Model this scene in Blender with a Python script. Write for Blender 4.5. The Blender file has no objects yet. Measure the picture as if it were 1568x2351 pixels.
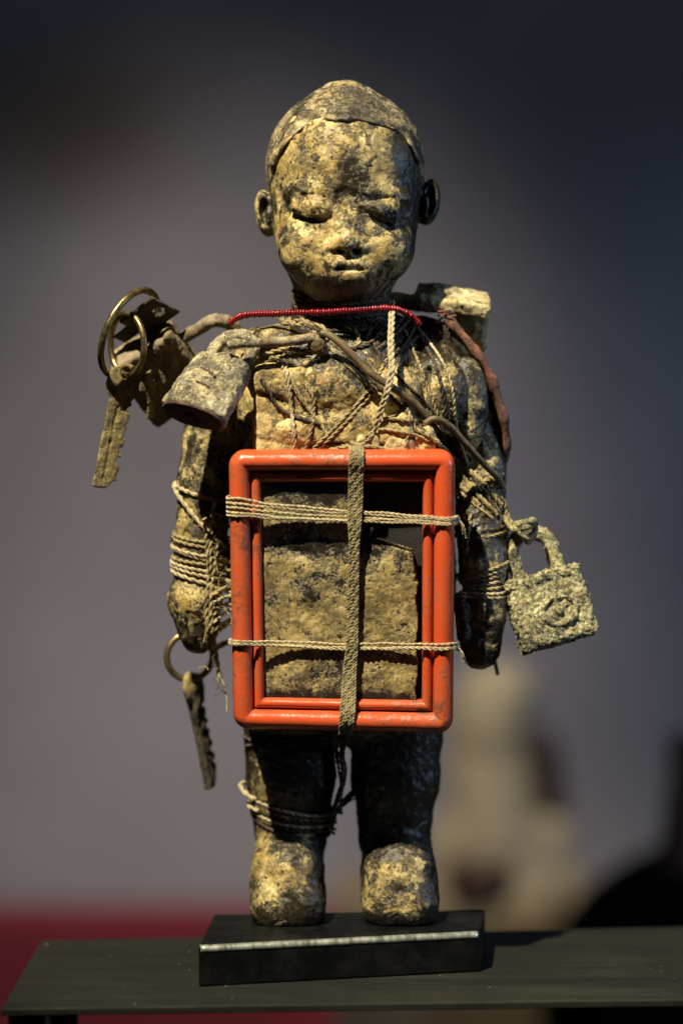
import bpy, bmesh, math, random
import numpy as np
from mathutils import Vector, Matrix
from mathutils.bvhtree import BVHTree
random.seed(7); rng = np.random.default_rng(7)
sc = bpy.context.scene
S = 0.0002                       # metres per design unit (1 unit = 0.2 mm; the figurine is about 0.39 m tall)
# ------------------------------------------------------------------ camera
CD, CZ, VC = 6300.0, 1530.0, 954.5
PITCH = math.atan((CZ-VC)/CD); FO = math.hypot(CD, CZ-VC)
cpi, spi = math.cos(PITCH), math.sin(PITCH)
cd = bpy.data.cameras.new('camera'); cam = bpy.data.objects.new('camera', cd); sc.collection.objects.link(cam)
cam.location = (0, -CD*S, CZ*S); cam.rotation_euler = (math.pi/2-PITCH, 0, 0)
cd.sensor_fit = 'VERTICAL'; cd.sensor_height = 36; cd.lens = 36*FO/2351; cd.clip_start = 0.02; cd.clip_end = 50
cd.dof.use_dof = True; cd.dof.focus_distance = (CD-158)*S; cd.dof.aperture_fstop = 2.5; cd.dof.aperture_blades = 9
sc.camera = cam
# ------------------------------------------------------------------ world and lamps (a dim museum room with spots)
w = bpy.data.worlds.new('World'); sc.world = w; w.use_nodes = True
bg = w.node_tree.nodes['Background']; bg.inputs[0].default_value = (0.55, 0.65, 1.0, 1); bg.inputs[1].default_value = 0.022
def lamp(name, kind, loc, target, power, color, size=0.02, spot=None, blend=0.5, size_y=None):
    l = bpy.data.lights.new(name, kind); l.energy = power; l.color = color
    if kind == 'AREA':
        l.size = size
        if size_y: l.shape = 'RECTANGLE'; l.size_y = size_y
    else: l.shadow_soft_size = size
    if spot: l.spot_size = math.radians(spot); l.spot_blend = blend
    o = bpy.data.objects.new(name, l); sc.collection.objects.link(o); o.location = loc
    o.rotation_euler = (Vector(target)-Vector(loc)).to_track_quat('-Z', 'Y').to_euler()
    return o
KD = Vector((-0.82, -1.25, 2.4)).normalized()
lamp('key_spot', 'SPOT', Vector((0, -0.03, 0.24))+KD*2.0, (0, -0.03, 0.24), 520, (1, 0.90, 0.67), 0.012, 17, 0.55)
lamp('blue_side_lamp', 'AREA', (1.0, -0.15, 0.42), (0, 0, 0.2), 4.2, (0.45, 0.66, 1.0), 0.25)
lamp('wall_vignette_spot', 'SPOT', (-0.25, 0.1, 1.7), (-0.11, 1.72, -0.10), 138, (1.0, 0.90, 0.86), 0.1, 25.5, 1.0)  # unseen spot; its narrow pool imitates a lens vignette on the wall
lamp('wall_blue_lamp', 'SPOT', (1.1, 0.3, 1.0), (0.34, 1.72, -0.12), 20, (0.46, 0.62, 1.0), 0.1, 34, 1.0)
lamp('red_plinth_fill', 'SPOT', (-0.5, 0.5, 1.0), (-0.25, 1.48, -0.42), 33, (1.0, 0.9, 0.85), 0.05, 34, 1.0)  # added unseen spot, only there to brighten the red plinth
lamp('back_figure_fill', 'SPOT', (-0.25, 0.25, 1.1), (0.13, 1.24, -0.14), 62, (1.0, 0.88, 0.66), 0.05, 19, 1.0)  # added unseen spot with a narrow cone to brighten the pale back figure
sc.view_settings.view_transform = 'Standard'; sc.view_settings.look = 'None'; sc.view_settings.gamma = 1; sc.view_settings.exposure = 0
sc.cycles.use_denoising = True
try: sc.cycles.denoiser = 'OPENIMAGEDENOISE'
except Exception: pass
sc.cycles.max_bounces = 6
# ------------------------------------------------------------------ geometry helpers
def ray(u, v):
    x = (u-784)/FO; y = -(v-1175.5)/FO
    return np.array((x, cpi+y*spi, -spi+y*cpi))
CAM = np.array((0, -CD, CZ))
def at(u, v, Y=0.0):
    d = ray(u, v); return CAM+d*((Y+CD)/d[1])
def atz(u, v, Z):
    d = ray(u, v); return CAM+d*((Z-CZ)/d[2])
def V3(p): return Vector((float(p[0]), float(p[1]), float(p[2])))
def rot(ax, deg): return np.array(Matrix.Rotation(math.radians(deg), 3, ax))
def unit(a): a = np.asarray(a, float); return a/np.linalg.norm(a)
_T = rng.permutation(256); _T = np.concatenate([_T, _T, _T])
def perlin(P):
    I = np.floor(P).astype(int); F = P-I; I &= 255; U = F*F*F*(F*(F*6-15)+10)
    def g(dx, dy, dz):
        h = _T[_T[_T[I[:, 0]+dx]+I[:, 1]+dy]+I[:, 2]+dz] & 15
        x, y, z = F[:, 0]-dx, F[:, 1]-dy, F[:, 2]-dz
        a = np.where(h < 8, x, y); b = np.where(h < 4, y, np.where((h == 12) | (h == 14), x, z))
        return np.where(h & 1, -a, a)+np.where(h & 2, -b, b)
    L = lambda a, b, t: a+(b-a)*t
    return L(L(L(g(0,0,0), g(1,0,0), U[:,0]), L(g(0,1,0), g(1,1,0), U[:,0]), U[:,1]),
             L(L(g(0,0,1), g(1,0,1), U[:,0]), L(g(0,1,1), g(1,1,1), U[:,0]), U[:,1]), U[:,2])
def fbm(P, size, octv=4, gain=0.5):
    r = 0; a = 1; f = 1/size
    for k in range(octv): r = r+a*perlin(P*f+17.3*k+100); a *= gain; f *= 2.03
    return r
class Field:                     # a signed-distance grid, turned into a mesh with surface nets
    def __init__(s, lo, hi, h):
        s.lo = np.array(lo, float); s.h = h; n = np.ceil((np.array(hi)-s.lo)/h).astype(int)+1
        s.ax = [s.lo[i]+h*np.arange(n[i]) for i in range(3)]; s.F = np.full(n, 999., np.float32)
    def put(s, fn, c, R, k=8, op='u'):
        c = np.asarray(c, float); m = np.asarray(R, float)+k+2*s.h; sl = []; g = []
        for i in range(3):
            a = max(0, int((c[i]-m[i if m.ndim else ()]-s.lo[i])/s.h)); b = min(len(s.ax[i]), int((c[i]+m[i if m.ndim else ()]-s.lo[i])/s.h)+2)
            if b <= a: return s
            sl.append(slice(a, b)); sh = [1, 1, 1]; sh[i] = -1; g.append((s.ax[i][a:b]).reshape(sh).astype(np.float32))
        sl = tuple(sl); A = s.F[sl]; D = fn(*g).astype(np.float32)
        if op == 's': A = -A
        if op == 'i': A = -A; D = -D
        if k > 0:
            h = np.clip(.5+.5*(D-A)/k, 0, 1); N = D+(A-D)*h-k*h*(1-h)
        else: N = np.minimum(A, D)
        s.F[sl] = -N if op in 'si' else N
        return s
    def ell(s, c, r, k=8, op='u', R=None):
        c = np.asarray(c, float); r = np.asarray(r, float)*np.ones(3)
        def fn(X, Y, Z):
            x, y, z = X-c[0], Y-c[1], Z-c[2]
            if R is not None: x, y, z = [R[0][i]*x+R[1][i]*y+R[2][i]*z for i in range(3)]
            x, y, z = x/r[0], y/r[1], z/r[2]; k0 = np.sqrt(x*x+y*y+z*z)+1e-6
            k1 = np.sqrt((x/r[0])**2+(y/r[1])**2+(z/r[2])**2)+1e-6
            return k0*(k0-1)/k1
        return s.put(fn, c, r if R is None else np.ones(3)*r.max(), k, op)
    def cap(s, a, b, r1, r2=None, k=8, op='u'):
        a = np.asarray(a, float); b = np.asarray(b, float); r2 = r1 if r2 is None else r2; ba = b-a; L = ba@ba+1e-9
        def fn(X, Y, Z):
            x, y, z = X-a[0], Y-a[1], Z-a[2]; h = np.clip((x*ba[0]+y*ba[1]+z*ba[2])/L, 0, 1)
            return np.sqrt((x-h*ba[0])**2+(y-h*ba[1])**2+(z-h*ba[2])**2)-(r1+(r2-r1)*h)
        return s.put(fn, (a+b)/2, np.abs(ba)/2+max(r1, r2), k, op)
    def path(s, pts, r, k=3, op='u'):
        for i in range(len(pts)-1): s.cap(pts[i], pts[i+1], r, r, k, op)
        return s
    def box(s, c, hf, r=4, k=4, op='u', R=None):
        c = np.asarray(c, float); hf = np.asarray(hf, float)
        def fn(X, Y, Z):
            x, y, z = X-c[0], Y-c[1], Z-c[2]
            if R is not None: x, y, z = [R[0][i]*x+R[1][i]*y+R[2][i]*z for i in range(3)]
            q = [np.abs(t)-h_+r for t, h_ in zip((x, y, z), hf)]
            return np.sqrt(sum(np.maximum(t, 0)**2 for t in q))+np.minimum(np.maximum(q[0], np.maximum(q[1], q[2])), 0)-r
        return s.put(fn, c, hf if R is None else np.ones(3)*np.linalg.norm(hf), k, op)
    def mesh(s):
        F = s.F; F[0] = F[-1] = 9; F[:, 0] = F[:, -1] = 9; F[:, :, 0] = F[:, :, -1] = 9
        n = np.array(F.shape); ins = F < 0
        cnt = np.zeros(n-1, np.int8)
        for i in (0, 1):
            for j in (0, 1):
                for k in (0, 1): cnt += ins[i:n[0]-1+i, j:n[1]-1+j, k:n[2]-1+k]
        act = (cnt > 0) & (cnt < 8); C = np.argwhere(act); idx = np.full(act.shape, -1, np.int64); idx[act] = np.arange(len(C))
        acc = np.zeros((len(C), 3)); num = np.zeros(len(C))
        cor = [(i, j, k) for i in (0, 1) for j in (0, 1) for k in (0, 1)]
        val = {c: F[C[:, 0]+c[0], C[:, 1]+c[1], C[:, 2]+c[2]].astype(float) for c in cor}
        for c in cor:
            for a in range(3):
                if c[a] == 0:
                    d = list(c); d[a] = 1; d = tuple(d); f0, f1 = val[c], val[d]; m = (f0 < 0) != (f1 < 0)
                    t = np.where(m, f0/np.where(m, f0-f1, 1), 0)
                    p = np.array(c, float)[None, :].repeat(len(C), 0); p[:, a] = t
                    acc[m] += p[m]; num[m] += 1
        P = s.lo+(C+acc/num[:, None])*s.h; Q = []
        for a in range(3):
            sl0 = [slice(None)]*3; sl1 = [slice(None)]*3; sl0[a] = slice(0, -1); sl1[a] = slice(1, None)
            E = np.argwhere(ins[tuple(sl0)] != ins[tuple(sl1)]); E = E[(E > 0).all(1) & (E < n-1).all(1)]
            b, c = (a+1) % 3, (a+2) % 3; ob = np.zeros(3, int); ob[b] = 1; oc = np.zeros(3, int); oc[c] = 1
            q = np.stack([idx[tuple((E-ob-oc).T)], idx[tuple((E-oc).T)], idx[tuple(E.T)], idx[tuple((E-ob).T)]], 1)
            fl = ~ins[tuple(E.T)]; q[fl] = q[fl][:, ::-1]; Q.append(q)
        return P, np.concatenate(Q)
def normals(P, Q):
    n = np.cross(P[Q[:, 2]]-P[Q[:, 0]], P[Q[:, 3]]-P[Q[:, 1]]); N = np.zeros_like(P)
    for a in range(3): N[:, a] = sum(np.bincount(Q[:, j], n[:, a], len(P)) for j in range(4))
    return N/(np.linalg.norm(N, axis=1)[:, None]+1e-9)
ROOT = {}
def empty(name, base, label, cat, group=None):
    o = bpy.data.objects.new(name, None); sc.collection.objects.link(o); o.location = V3(base)*S; o.empty_display_size = 0.01
    tag(o, label, cat, group); return o
def tag(o, label, cat, group=None):
    o['label'] = label; o['category'] = cat
    if group: o['group'] = group
    return o
def structure(o): o['kind'] = 'structure'; return o
def rootloc(p):
    l = Vector((0, 0, 0))
    while p: l = l+p.location; p = p.parent
    return l
def mk(name, P, faces, m, parent=None, smooth=True, attr=None, origin=None):
    P = np.asarray(P, float); me = bpy.data.meshes.new(name)
    if parent is not None: o0 = np.array(rootloc(parent))/S
    else: o0 = np.array(origin) if origin is not None else np.array(((P[:, 0].min()+P[:, 0].max())/2, (P[:, 1].min()+P[:, 1].max())/2, P[:, 2].min()))
    if isinstance(faces, np.ndarray):
        k = faces.shape[1]; me.vertices.add(len(P)); me.vertices.foreach_set('co', ((P-o0)*S).ravel())
        me.loops.add(faces.size); me.loops.foreach_set('vertex_index', faces.ravel().astype(np.int32))
        me.polygons.add(len(faces)); me.polygons.foreach_set('loop_start', np.arange(0, faces.size, k, dtype=np.int32))
        me.update(calc_edges=True)
    else: me.from_pydata([tuple(p) for p in (P-o0)*S], [], [tuple(f) for f in faces]); me.update()
    if smooth: me.polygons.foreach_set('use_smooth', [True]*len(me.polygons))
    if attr is not None:
        a = me.attributes.new('mud', 'FLOAT', 'POINT'); a.data.foreach_set('value', np.asarray(attr, np.float32))
    me.materials.append(m); o = bpy.data.objects.new(name, me); sc.collection.objects.link(o)
    if parent is not None: o.parent = parent
    else: o.location = V3(o0)*S
    return o
def place(P, c, X, Z):           # local (x, y, z) -> world, from the direction of local x and local z
    x = unit(X); z = np.asarray(Z, float); z = unit(z-x*(x@z)); y = np.cross(z, x)
    return np.asarray(c)+P@np.array([x, y, z])
def catmull(pts, step=3.0):
    pts = np.asarray(pts, float)
    if len(pts) == 2: pts = np.array([pts[0], (pts[0]*2+pts[1])/3, (pts[0]+pts[1]*2)/3, pts[1]])
    q = np.vstack([2*pts[0]-pts[1], pts, 2*pts[-1]-pts[-2]]); out = []
    for i in range(1, len(q)-2):
        n = max(2, int(np.linalg.norm(q[i+1][:2]-q[i][:2])/step)+1 if q.shape[1] < 3 else int(np.linalg.norm(q[i+1]-q[i])/step)+1)
        t = np.linspace(0, 1, n, endpoint=False)[:, None]; a, b, c, d = q[i-1], q[i], q[i+1], q[i+2]
        out.append(.5*(2*b+(c-a)*t+(2*a-5*b+4*c-d)*t*t+(3*b-3*c+d-a)*t**3))
    return np.vstack(out+[pts[-1:]])
def tube_frames(path, rad, sides=7, closed=False):
    P = np.asarray(path, float); n = len(P); rad = np.broadcast_to(np.asarray(rad, float), (n,))
    T = np.roll(P, -1, 0)-np.roll(P, 1, 0) if closed else np.gradient(P, axis=0)
    T /= np.linalg.norm(T, axis=1)[:, None]+1e-9; N = np.zeros_like(P)
    v = np.cross(T[0], (0.3, 0.2, 0.93)); N[0] = unit(v)
    for i in range(1, n): v = N[i-1]-T[i]*(N[i-1]@T[i]); N[i] = unit(v)
    B = np.cross(T, N); a = np.linspace(0, 2*np.pi, sides, endpoint=False)
    R = (P[:, None]+rad[:, None, None]*(np.cos(a)[None, :, None]*N[:, None]+np.sin(a)[None, :, None]*B[:, None])).reshape(-1, 3)
    f = []
    for i in range(n if closed else n-1):
        j = (i+1) % n
        for k in range(sides): l = (k+1) % sides; f.append((i*sides+k, j*sides+k, j*sides+l, i*sides+l)[::-1])
    if not closed:
        c0 = len(R); R = np.vstack([R, P[0]-T[0]*rad[0]*.5, P[-1]+T[-1]*rad[-1]*.5])
        for k in range(sides): l = (k+1) % sides; f.append((c0, k, l)); f.append((c0+1, (n-1)*sides+l, (n-1)*sides+k))
    return R, f, (T, N, B)
def tube(*a, **k): return tube_frames(*a, **k)[:2]
def rope(path, r, pitch=None, strands=2):     # plies twisted round each other
    P = np.asarray(path, float); L = np.concatenate([[0], np.cumsum(np.linalg.norm(np.diff(P, axis=0), axis=1))])
    pitch = pitch or r*7.5; _, _, (T, N, B) = tube_frames(P, r, 3); vs, fs = [], []; ph0 = random.random()*6
    for s_ in range(strands):
        ph = L/pitch*2*np.pi+ph0+2*np.pi*s_/strands; rr = r*(0.46 if strands == 2 else 0.52)
        Q = P+rr*(np.cos(ph)[:, None]*N+np.sin(ph)[:, None]*B); R, f = tube(Q, r*(0.62 if strands == 2 else .5), 6); o = len(vs) and sum(len(a) for a in vs)
        vs.append(R); fs += [tuple(i+o for i in x) for x in f]
    return np.vstack(vs), fs
# ------------------------------------------------------------------ materials
class NT:
    def __init__(s, name):
        s.m = bpy.data.materials.new(name); s.m.use_nodes = True; s.t = s.m.node_tree; s.b = s.t.nodes['Principled BSDF']
        s.co = s.t.nodes.new('ShaderNodeTexCoord').outputs['Object']
    def n(s, ty, ins=(), **kw):
        x = s.t.nodes.new(ty)
        for k, v in kw.items(): setattr(x, k, v)
        for k, v in dict(ins).items():
            i = x.inputs[k]
            if isinstance(v, bpy.types.NodeSocket): s.t.links.new(v, i)
            else: i.default_value = v
        return x
    def noise(s, scale, detail=5, rough=.6, dist=0, vec=None):
        return s.n('ShaderNodeTexNoise', {'Vector': vec or s.co, 'Scale': scale, 'Detail': detail, 'Roughness': rough, 'Distortion': dist}).outputs['Fac']
    def math(s, op, a, b=0.0, c=0.0, clamp=False):
        return s.n('ShaderNodeMath', {0: a, 1: b, 2: c}, operation=op, use_clamp=clamp).outputs[0]
    def ramp(s, f, a, b, lo=0.0, hi=1.0):
        return s.n('ShaderNodeMapRange', {0: f, 1: a, 2: b, 3: lo, 4: hi}, interpolation_type='SMOOTHSTEP').outputs[0]
    def mix(s, f, a, b):
        x = s.n('ShaderNodeMix', data_type='RGBA'); 
        for i, v in ((0, f), (6, a), (7, b)):
            if isinstance(v, bpy.types.NodeSocket): s.t.links.new(v, x.inputs[i])
            else: x.inputs[i].default_value = v if i == 0 else (*v, 1)
        return x.outputs[2]
    def out(s, col=None, rough=.6, metal=0.0, height=None, dist=.0005, spec=.5, strength=1.0):
        for k, v in (('Base Color', col), ('Roughness', rough), ('Metallic', metal), ('Specular IOR Level', spec)):
            if isinstance(v, bpy.types.NodeSocket): s.t.links.new(v, s.b.inputs[k])
            elif v is not None: s.b.inputs[k].default_value = (*v, 1) if k == 'Base Color' else v
        if height is not None:
            b = s.n('ShaderNodeBump', {'Height': height, 'Distance': dist, 'Strength': strength}); s.t.links.new(b.outputs[0], s.b.inputs['Normal'])
        return s.m
OCH = (0.30, 0.205, 0.056); CREAM = (0.60, 0.48, 0.21); DARK = (0.024, 0.018, 0.010); GREY = (0.095, 0.082, 0.045); RUST = (0.30, 0.12, 0.03)
def patina(name, light=CREAM, mid=OCH, dark=DARK, grey=GREY, rust=RUST, base=0.0, amp=(1.1, .9, .5), attr=True, rustamt=.5, rough=(.42, .75), sc_=1.0, bump=1.0, edge=.11, spec=.5):
    t = NT(name); n1 = t.noise(48*sc_, 8, .66, .6); n2 = t.noise(210*sc_, 7, .68, .4); n3 = t.noise(900*sc_, 4, .7); n4 = t.noise(95*sc_, 5, .6)
    m = t.math('MULTIPLY_ADD', n1, amp[0], -amp[0]*.5+base); m = t.math('MULTIPLY_ADD', n2, amp[1], m); m = t.math('MULTIPLY_ADD', n3, amp[2], m)
    m = t.math('SUBTRACT', m, (amp[1]+amp[2])*.5)
    if attr: m = t.math('ADD', m, t.n('ShaderNodeAttribute', attribute_name='mud').outputs['Fac'])
    pit = t.ramp(t.noise(430*sc_, 3, .6, .2), .60, .68); m = t.math('MULTIPLY_ADD', pit, -.22, m); f = t.ramp(m, .5-edge, .5+edge); f2 = t.ramp(m, .28, .5)
    lightf = t.ramp(t.math('MULTIPLY_ADD', n3, .55, t.math('MULTIPLY', n4, .75)), .55, .80)
    mudc = t.mix(lightf, mid, light); rf = t.math('MULTIPLY', t.ramp(t.noise(62*sc_, 6, .7, .3), .56, .70), rustamt, clamp=True)
    mudc = t.mix(rf, mudc, rust); of = t.math('MULTIPLY', t.ramp(t.math('MULTIPLY_ADD', n2, .6, t.math('MULTIPLY', t.noise(120*sc_, 6, .7, .5), .6)), .57, .70), .75); mudc = t.mix(of, mudc, tuple(.55*g_+.16*m_ for g_, m_ in zip(grey, mid))); dk = t.mix(t.math('MULTIPLY', f2, t.ramp(n3, .35, .65)), dark, grey)
    col = t.mix(f, dk, mudc)
    h = t.math('MULTIPLY_ADD', f, .35, t.math('MULTIPLY_ADD', n3, .22, t.math('MULTIPLY', n2, .85)))
    return t.out(col, t.math('MULTIPLY_ADD', f, rough[1]-rough[0], rough[0]), 0, h, .0011*bump, spec)
M_mud = patina('mud_patina', rough=(.27, .44), amp=(1.45, 1.15, .32), bump=.78, edge=.09, base=-.055, sc_=1.0)
M_hair = patina('hair_patina', light=(0.42, 0.36, 0.20), mid=(0.25, 0.18, 0.075), grey=(0.11, 0.10, 0.068), rust=(.34, .17, .045), rustamt=.75, sc_=1.3, rough=(.34, .48), amp=(1.5, 1.1, .5))
M_lock = patina('padlock_crust', light=(0.52, 0.45, 0.28), mid=(0.25, 0.205, 0.10), dark=(0.035, 0.02, 0.013), grey=(0.145, 0.14, 0.11), attr=False, base=.58, rustamt=.45, rough=(.5, .8), sc_=1.2)
M_lockb = patina('padlock_bottom_rust', light=(.16, .08, .05), mid=(0.10, 0.040, 0.025), dark=(0.01, 0.006, 0.005), grey=(.05, .03, .025), attr=False, base=.6, sc_=1.5, rough=(.5, .8))
M_back = patina('dusty_steel', light=(0.24, 0.19, 0.12), mid=(0.15, 0.11, 0.06), dark=(.025, .016, .01), attr=False, base=.75, rustamt=.4, bump=.4)
M_crust = patina('corrosion_crust', light=(0.66, 0.60, 0.35), mid=(0.36, 0.31, 0.13), dark=(0.012, 0.013, 0.009), grey=(0.06, 0.065, 0.045), rust=(.48, .19, .07), attr=False, base=.60, rustamt=.5, sc_=2.0, bump=1.6, edge=.10, amp=(.7, 1.2, .8))
M_rod = patina('rod_crust', light=(0.42, 0.36, 0.21), mid=(0.22, 0.16, 0.07), grey=(.10, .095, .07), attr=False, base=.58, sc_=1.5)
M_key = patina('dirty_brass', light=(0.34, 0.27, 0.11), mid=(0.20, 0.145, 0.05), dark=(.025, .02, .01), attr=False, base=.62, sc_=1.6, rough=(.4, .65))
M_keyd = patina('dark_iron_key', light=(0.10, 0.07, 0.03), mid=(0.05, 0.03, 0.015), dark=(.010, .007, .005), attr=False, base=.45, sc_=1.6, rough=(.4, .65))
M_wood = patina('clay_block_patina', light=(0.60, 0.50, 0.29), mid=(0.36, 0.28, 0.12), attr=False, base=.66, rustamt=.3)
M_cloth = patina('stiff_mud_cloth', light=(0.58, 0.46, 0.21), mid=(0.34, 0.235, 0.07), rust=(.30, .11, .05), rustamt=.4)
M_stone = patina('pale_bundle', light=(0.60, 0.50, 0.27), mid=(0.38, 0.28, 0.10), attr=False, base=.72, rustamt=.3)
M_panel = patina('dried_mud_panel', light=(0.42, 0.32, 0.13), mid=(0.22, 0.155, 0.05), dark=(.018, .014, .010), grey=(.075, .068, .05), rust=(.20, .10, .03), rustamt=.4, sc_=.85, rough=(.3, .5), bump=.55)
M_leather = patina('red_leather', light=(.26, .10, .055), mid=(0.13, 0.036, 0.02), dark=(.03, .012, .008), attr=False, base=.62, rustamt=.4, sc_=2)
M_panel2 = patina('groove_mud', light=(0.42, 0.30, 0.14), mid=(0.28, 0.17, 0.065), attr=False, base=.7, rustamt=.3, sc_=2)
def twine_mat(name, a, b, base=.6, sc_=1.):
    t = NT(name); n = t.noise(330*sc_, 5, .65); n2 = t.noise(1500, 3, .6); f = t.ramp(t.math('MULTIPLY_ADD', n2, .35, n), .60-.25*(base-.5)-.12, .60-.25*(base-.5)+.17)
    return t.out(t.mix(f, b, a), .85, 0, n2, .0004, .2)
M_twine = twine_mat('pale_twine', (0.43, 0.355, 0.21), (0.12, 0.09, 0.045), .72)
M_twine2 = twine_mat('dirty_twine', (0.33, 0.26, 0.125), (0.06, 0.045, 0.024), .5)
M_twine3 = twine_mat('dark_twine', (0.10, 0.075, 0.05), (0.02, 0.015, 0.012), .4)
M_strap = twine_mat('olive_braid', (0.30, 0.25, 0.13), (0.10, 0.08, 0.04), .6)
def simple(name, col, col2, rough, scale=200, metal=0, dist=.0003, spec=.5):
    t = NT(name); n = t.noise(scale, 6, .65)
    return t.out(t.mix(t.ramp(n, .35, .65), col, col2), rough, metal, n, dist, spec)
M_wire = patina('rusty_wire', light=(.15, .12, .05), mid=(.095, .055, .02), dark=(.02, .012, .006), grey=(.05, .05, .03), rust=(.20, .085, .02), rustamt=.8, attr=False, base=.68, sc_=1.5, bump=.3, rough=(.4, .6))
M_bead = simple('red_glass_bead', (0.25, 0.008, 0.011), (0.13, 0.005, 0.009), .22, 400, 0, .0001)
M_brass = simple('tarnished_ring', (0.34, 0.255, 0.12), (0.13, 0.09, 0.035), .34, 260, .85, .0002)
t = NT('orange_plastic'); n1 = t.noise(38, 7, .7, .5); n2 = t.noise(330, 6, .72); n3 = t.noise(1300, 3, .6)
cs = t.mix(t.ramp(n1, .4, .62), (0.52, 0.068, 0.019), (0.44, 0.088, 0.034))
df = t.ramp(t.math('MULTIPLY_ADD', n2, .45, t.math('MULTIPLY', n1, .6)), .565, .66); sp = t.ramp(t.noise(700, 4, .6), .70, .74)
cs = t.mix(t.math('MULTIPLY', df, .72), cs, (0.075, 0.04, 0.018)); cs = t.mix(t.math('MULTIPLY', sp, .7), cs, (0.45, 0.33, 0.16))
M_frame = t.out(cs, t.math('MULTIPLY_ADD', t.math('MAXIMUM', df, sp), .35, t.math('MULTIPLY_ADD', n2, .20, .12)), 0, t.math('MULTIPLY_ADD', df, .4, n2), .00018)
M_black = simple('black_void', (0.008, 0.007, 0.006), (0.014, 0.012, 0.01), .7)
t = NT('blackened_steel'); n1 = t.noise(60, 7, .7); n2 = t.noise(420, 5, .7)
M_steel = t.out(t.mix(t.ramp(n1, .4, .7), (.0016, .0017, .0015), (.0075, .0072, .006)), t.math('MULTIPLY_ADD', n1, .3, .26), 0, n2, .00012, .28)
t = NT('worn_steel_edge'); mp = t.n('ShaderNodeMapping', {0: t.co, 3: (330, 120, 120)}).outputs[0]; n1 = t.noise(1, 5, .6, 0, mp)
M_edge = t.out(t.mix(t.ramp(n1, .3, .7), (.13, .135, .11), (.46, .48, .41)), .34, .6, n1, .00008)
t = NT('stained_board'); mp = t.n('ShaderNodeMapping', {0: t.co, 3: (7, 90, 60)}).outputs[0]; n1 = t.noise(1, 8, .7, .8, mp); mp2 = t.n('ShaderNodeMapping', {0: t.co, 3: (40, 600, 300)}).outputs[0]; n2 = t.noise(1, 4, .6, 0, mp2); n3 = t.noise(9, 5, .6)
n5 = t.ramp(t.noise(260, 3, .5), .72, .76)
cw = t.mix(t.ramp(t.math('MULTIPLY_ADD', n2, .25, n1), .42, .80), (.0040, .0041, .0028), (.0185, .018, .0118)); cw = t.mix(t.ramp(n3, .40, .62), t.mix(.75, cw, (.005, .005, .0035)), cw); cw = t.mix(t.math('MULTIPLY', n5, .5), cw, (.25, .2, .09))
M_board = t.out(cw, .58, 0, t.math('ADD', n1, n2), .0003, .35)
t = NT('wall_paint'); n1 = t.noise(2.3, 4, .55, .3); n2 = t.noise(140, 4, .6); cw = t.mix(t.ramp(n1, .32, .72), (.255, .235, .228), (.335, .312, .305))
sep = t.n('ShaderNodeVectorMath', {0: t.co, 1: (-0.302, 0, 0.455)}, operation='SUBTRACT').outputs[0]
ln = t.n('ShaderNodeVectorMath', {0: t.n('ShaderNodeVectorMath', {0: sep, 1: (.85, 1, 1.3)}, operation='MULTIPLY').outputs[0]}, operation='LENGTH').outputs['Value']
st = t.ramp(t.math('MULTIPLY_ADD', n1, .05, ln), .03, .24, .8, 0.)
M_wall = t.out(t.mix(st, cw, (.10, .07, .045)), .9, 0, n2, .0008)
M_red = simple('red_cloth', (.26, .022, .030), (.20, .016, .024), .85, 90)
M_tan = simple('tan_plinth_paint', (.30, .235, .14), (.24, .18, .11), .8, 30)
M_pale = simple('pale_plaster', (.56, .47, .32), (.44, .36, .24), .8, 40)
M_brown = simple('dark_brown_hair', (.045, .022, .014), (.03, .014, .010), .7, 60)
M_maroon = simple('maroon_wood', (.06, .016, .014), (.045, .012, .012), .6, 60)
M_blackpaint = simple('black_felt', (.0025, .0025, .003), (.004, .004, .0045), .9, 60, spec=.1)
# ------------------------------------------------------------------ base and board
zt = float(at(660, 2122, -150)[2]); zb = zt-90
def plate(corners, z0, z1, bev):
    bm = bmesh.new(); lo = [bm.verts.new((c[0], c[1], z0)) for c in corners]; hi = [bm.verts.new((c[0], c[1], z1)) for c in corners]
    bm.faces.new(lo[::-1]); bm.faces.new(hi)
    for i in range(4): j = (i+1) % 4; bm.faces.new((lo[i], lo[j], hi[j], hi[i]))
    bmesh.ops.recalc_face_normals(bm, faces=bm.faces); bmesh.ops.bevel(bm, geom=bm.edges[:], offset=bev, segments=2, affect='EDGES', profile=.5)
    P = np.array([v.co[:] for v in bm.verts]); f = [[v.index for v in x.verts] for x in bm.faces]; bm.free(); return P, f
FL, FR, BR, BL = [atz(*c, zt)[:2] for c in ((456, 2174), (1103, 2141), (1113, 2088), (491, 2098))]
base = empty('metal_plinth', (0, -160, zb), 'black steel block with a bright worn front edge under the standing figurine', 'plinth')
P, f = plate([FL, FR, BR, BL], zb, zt, 5); mk('block', P, f, M_steel, base, smooth=False)
dirf = unit(np.append(FR-FL, 0)); nf = np.array((dirf[1], -dirf[0], 0.)); e0 = np.append(FL, zt)+dirf*5; e1 = np.append(FR, zt)-dirf*5
n_ = 60; prof = [(-15, -4), (-13.5, 1.0), (-6, 1.0), (-1.2, -1.2), (1.3, -7), (1.3, -12), (-3, -12)]; vs = []
for i in range(n_):
    p = e0+(e1-e0)*i/(n_-1)
    for a, b in prof: vs.append(p+nf*(a+random.uniform(-.7, .3)*(a < -5))+np.array((0, 0, b)))
k_ = len(prof); f = [(i*k_+j, (i+1)*k_+j, (i+1)*k_+j+1, i*k_+j+1) for i in range(n_-1) for j in range(k_-1)]+[tuple(range(k_)), tuple((n_-1)*k_+j for j in range(k_))[::-1]]
o = mk('worn_edge', vs, f, M_edge, base); o['label'] = 'bright worn metal strip along the front top edge'
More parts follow.
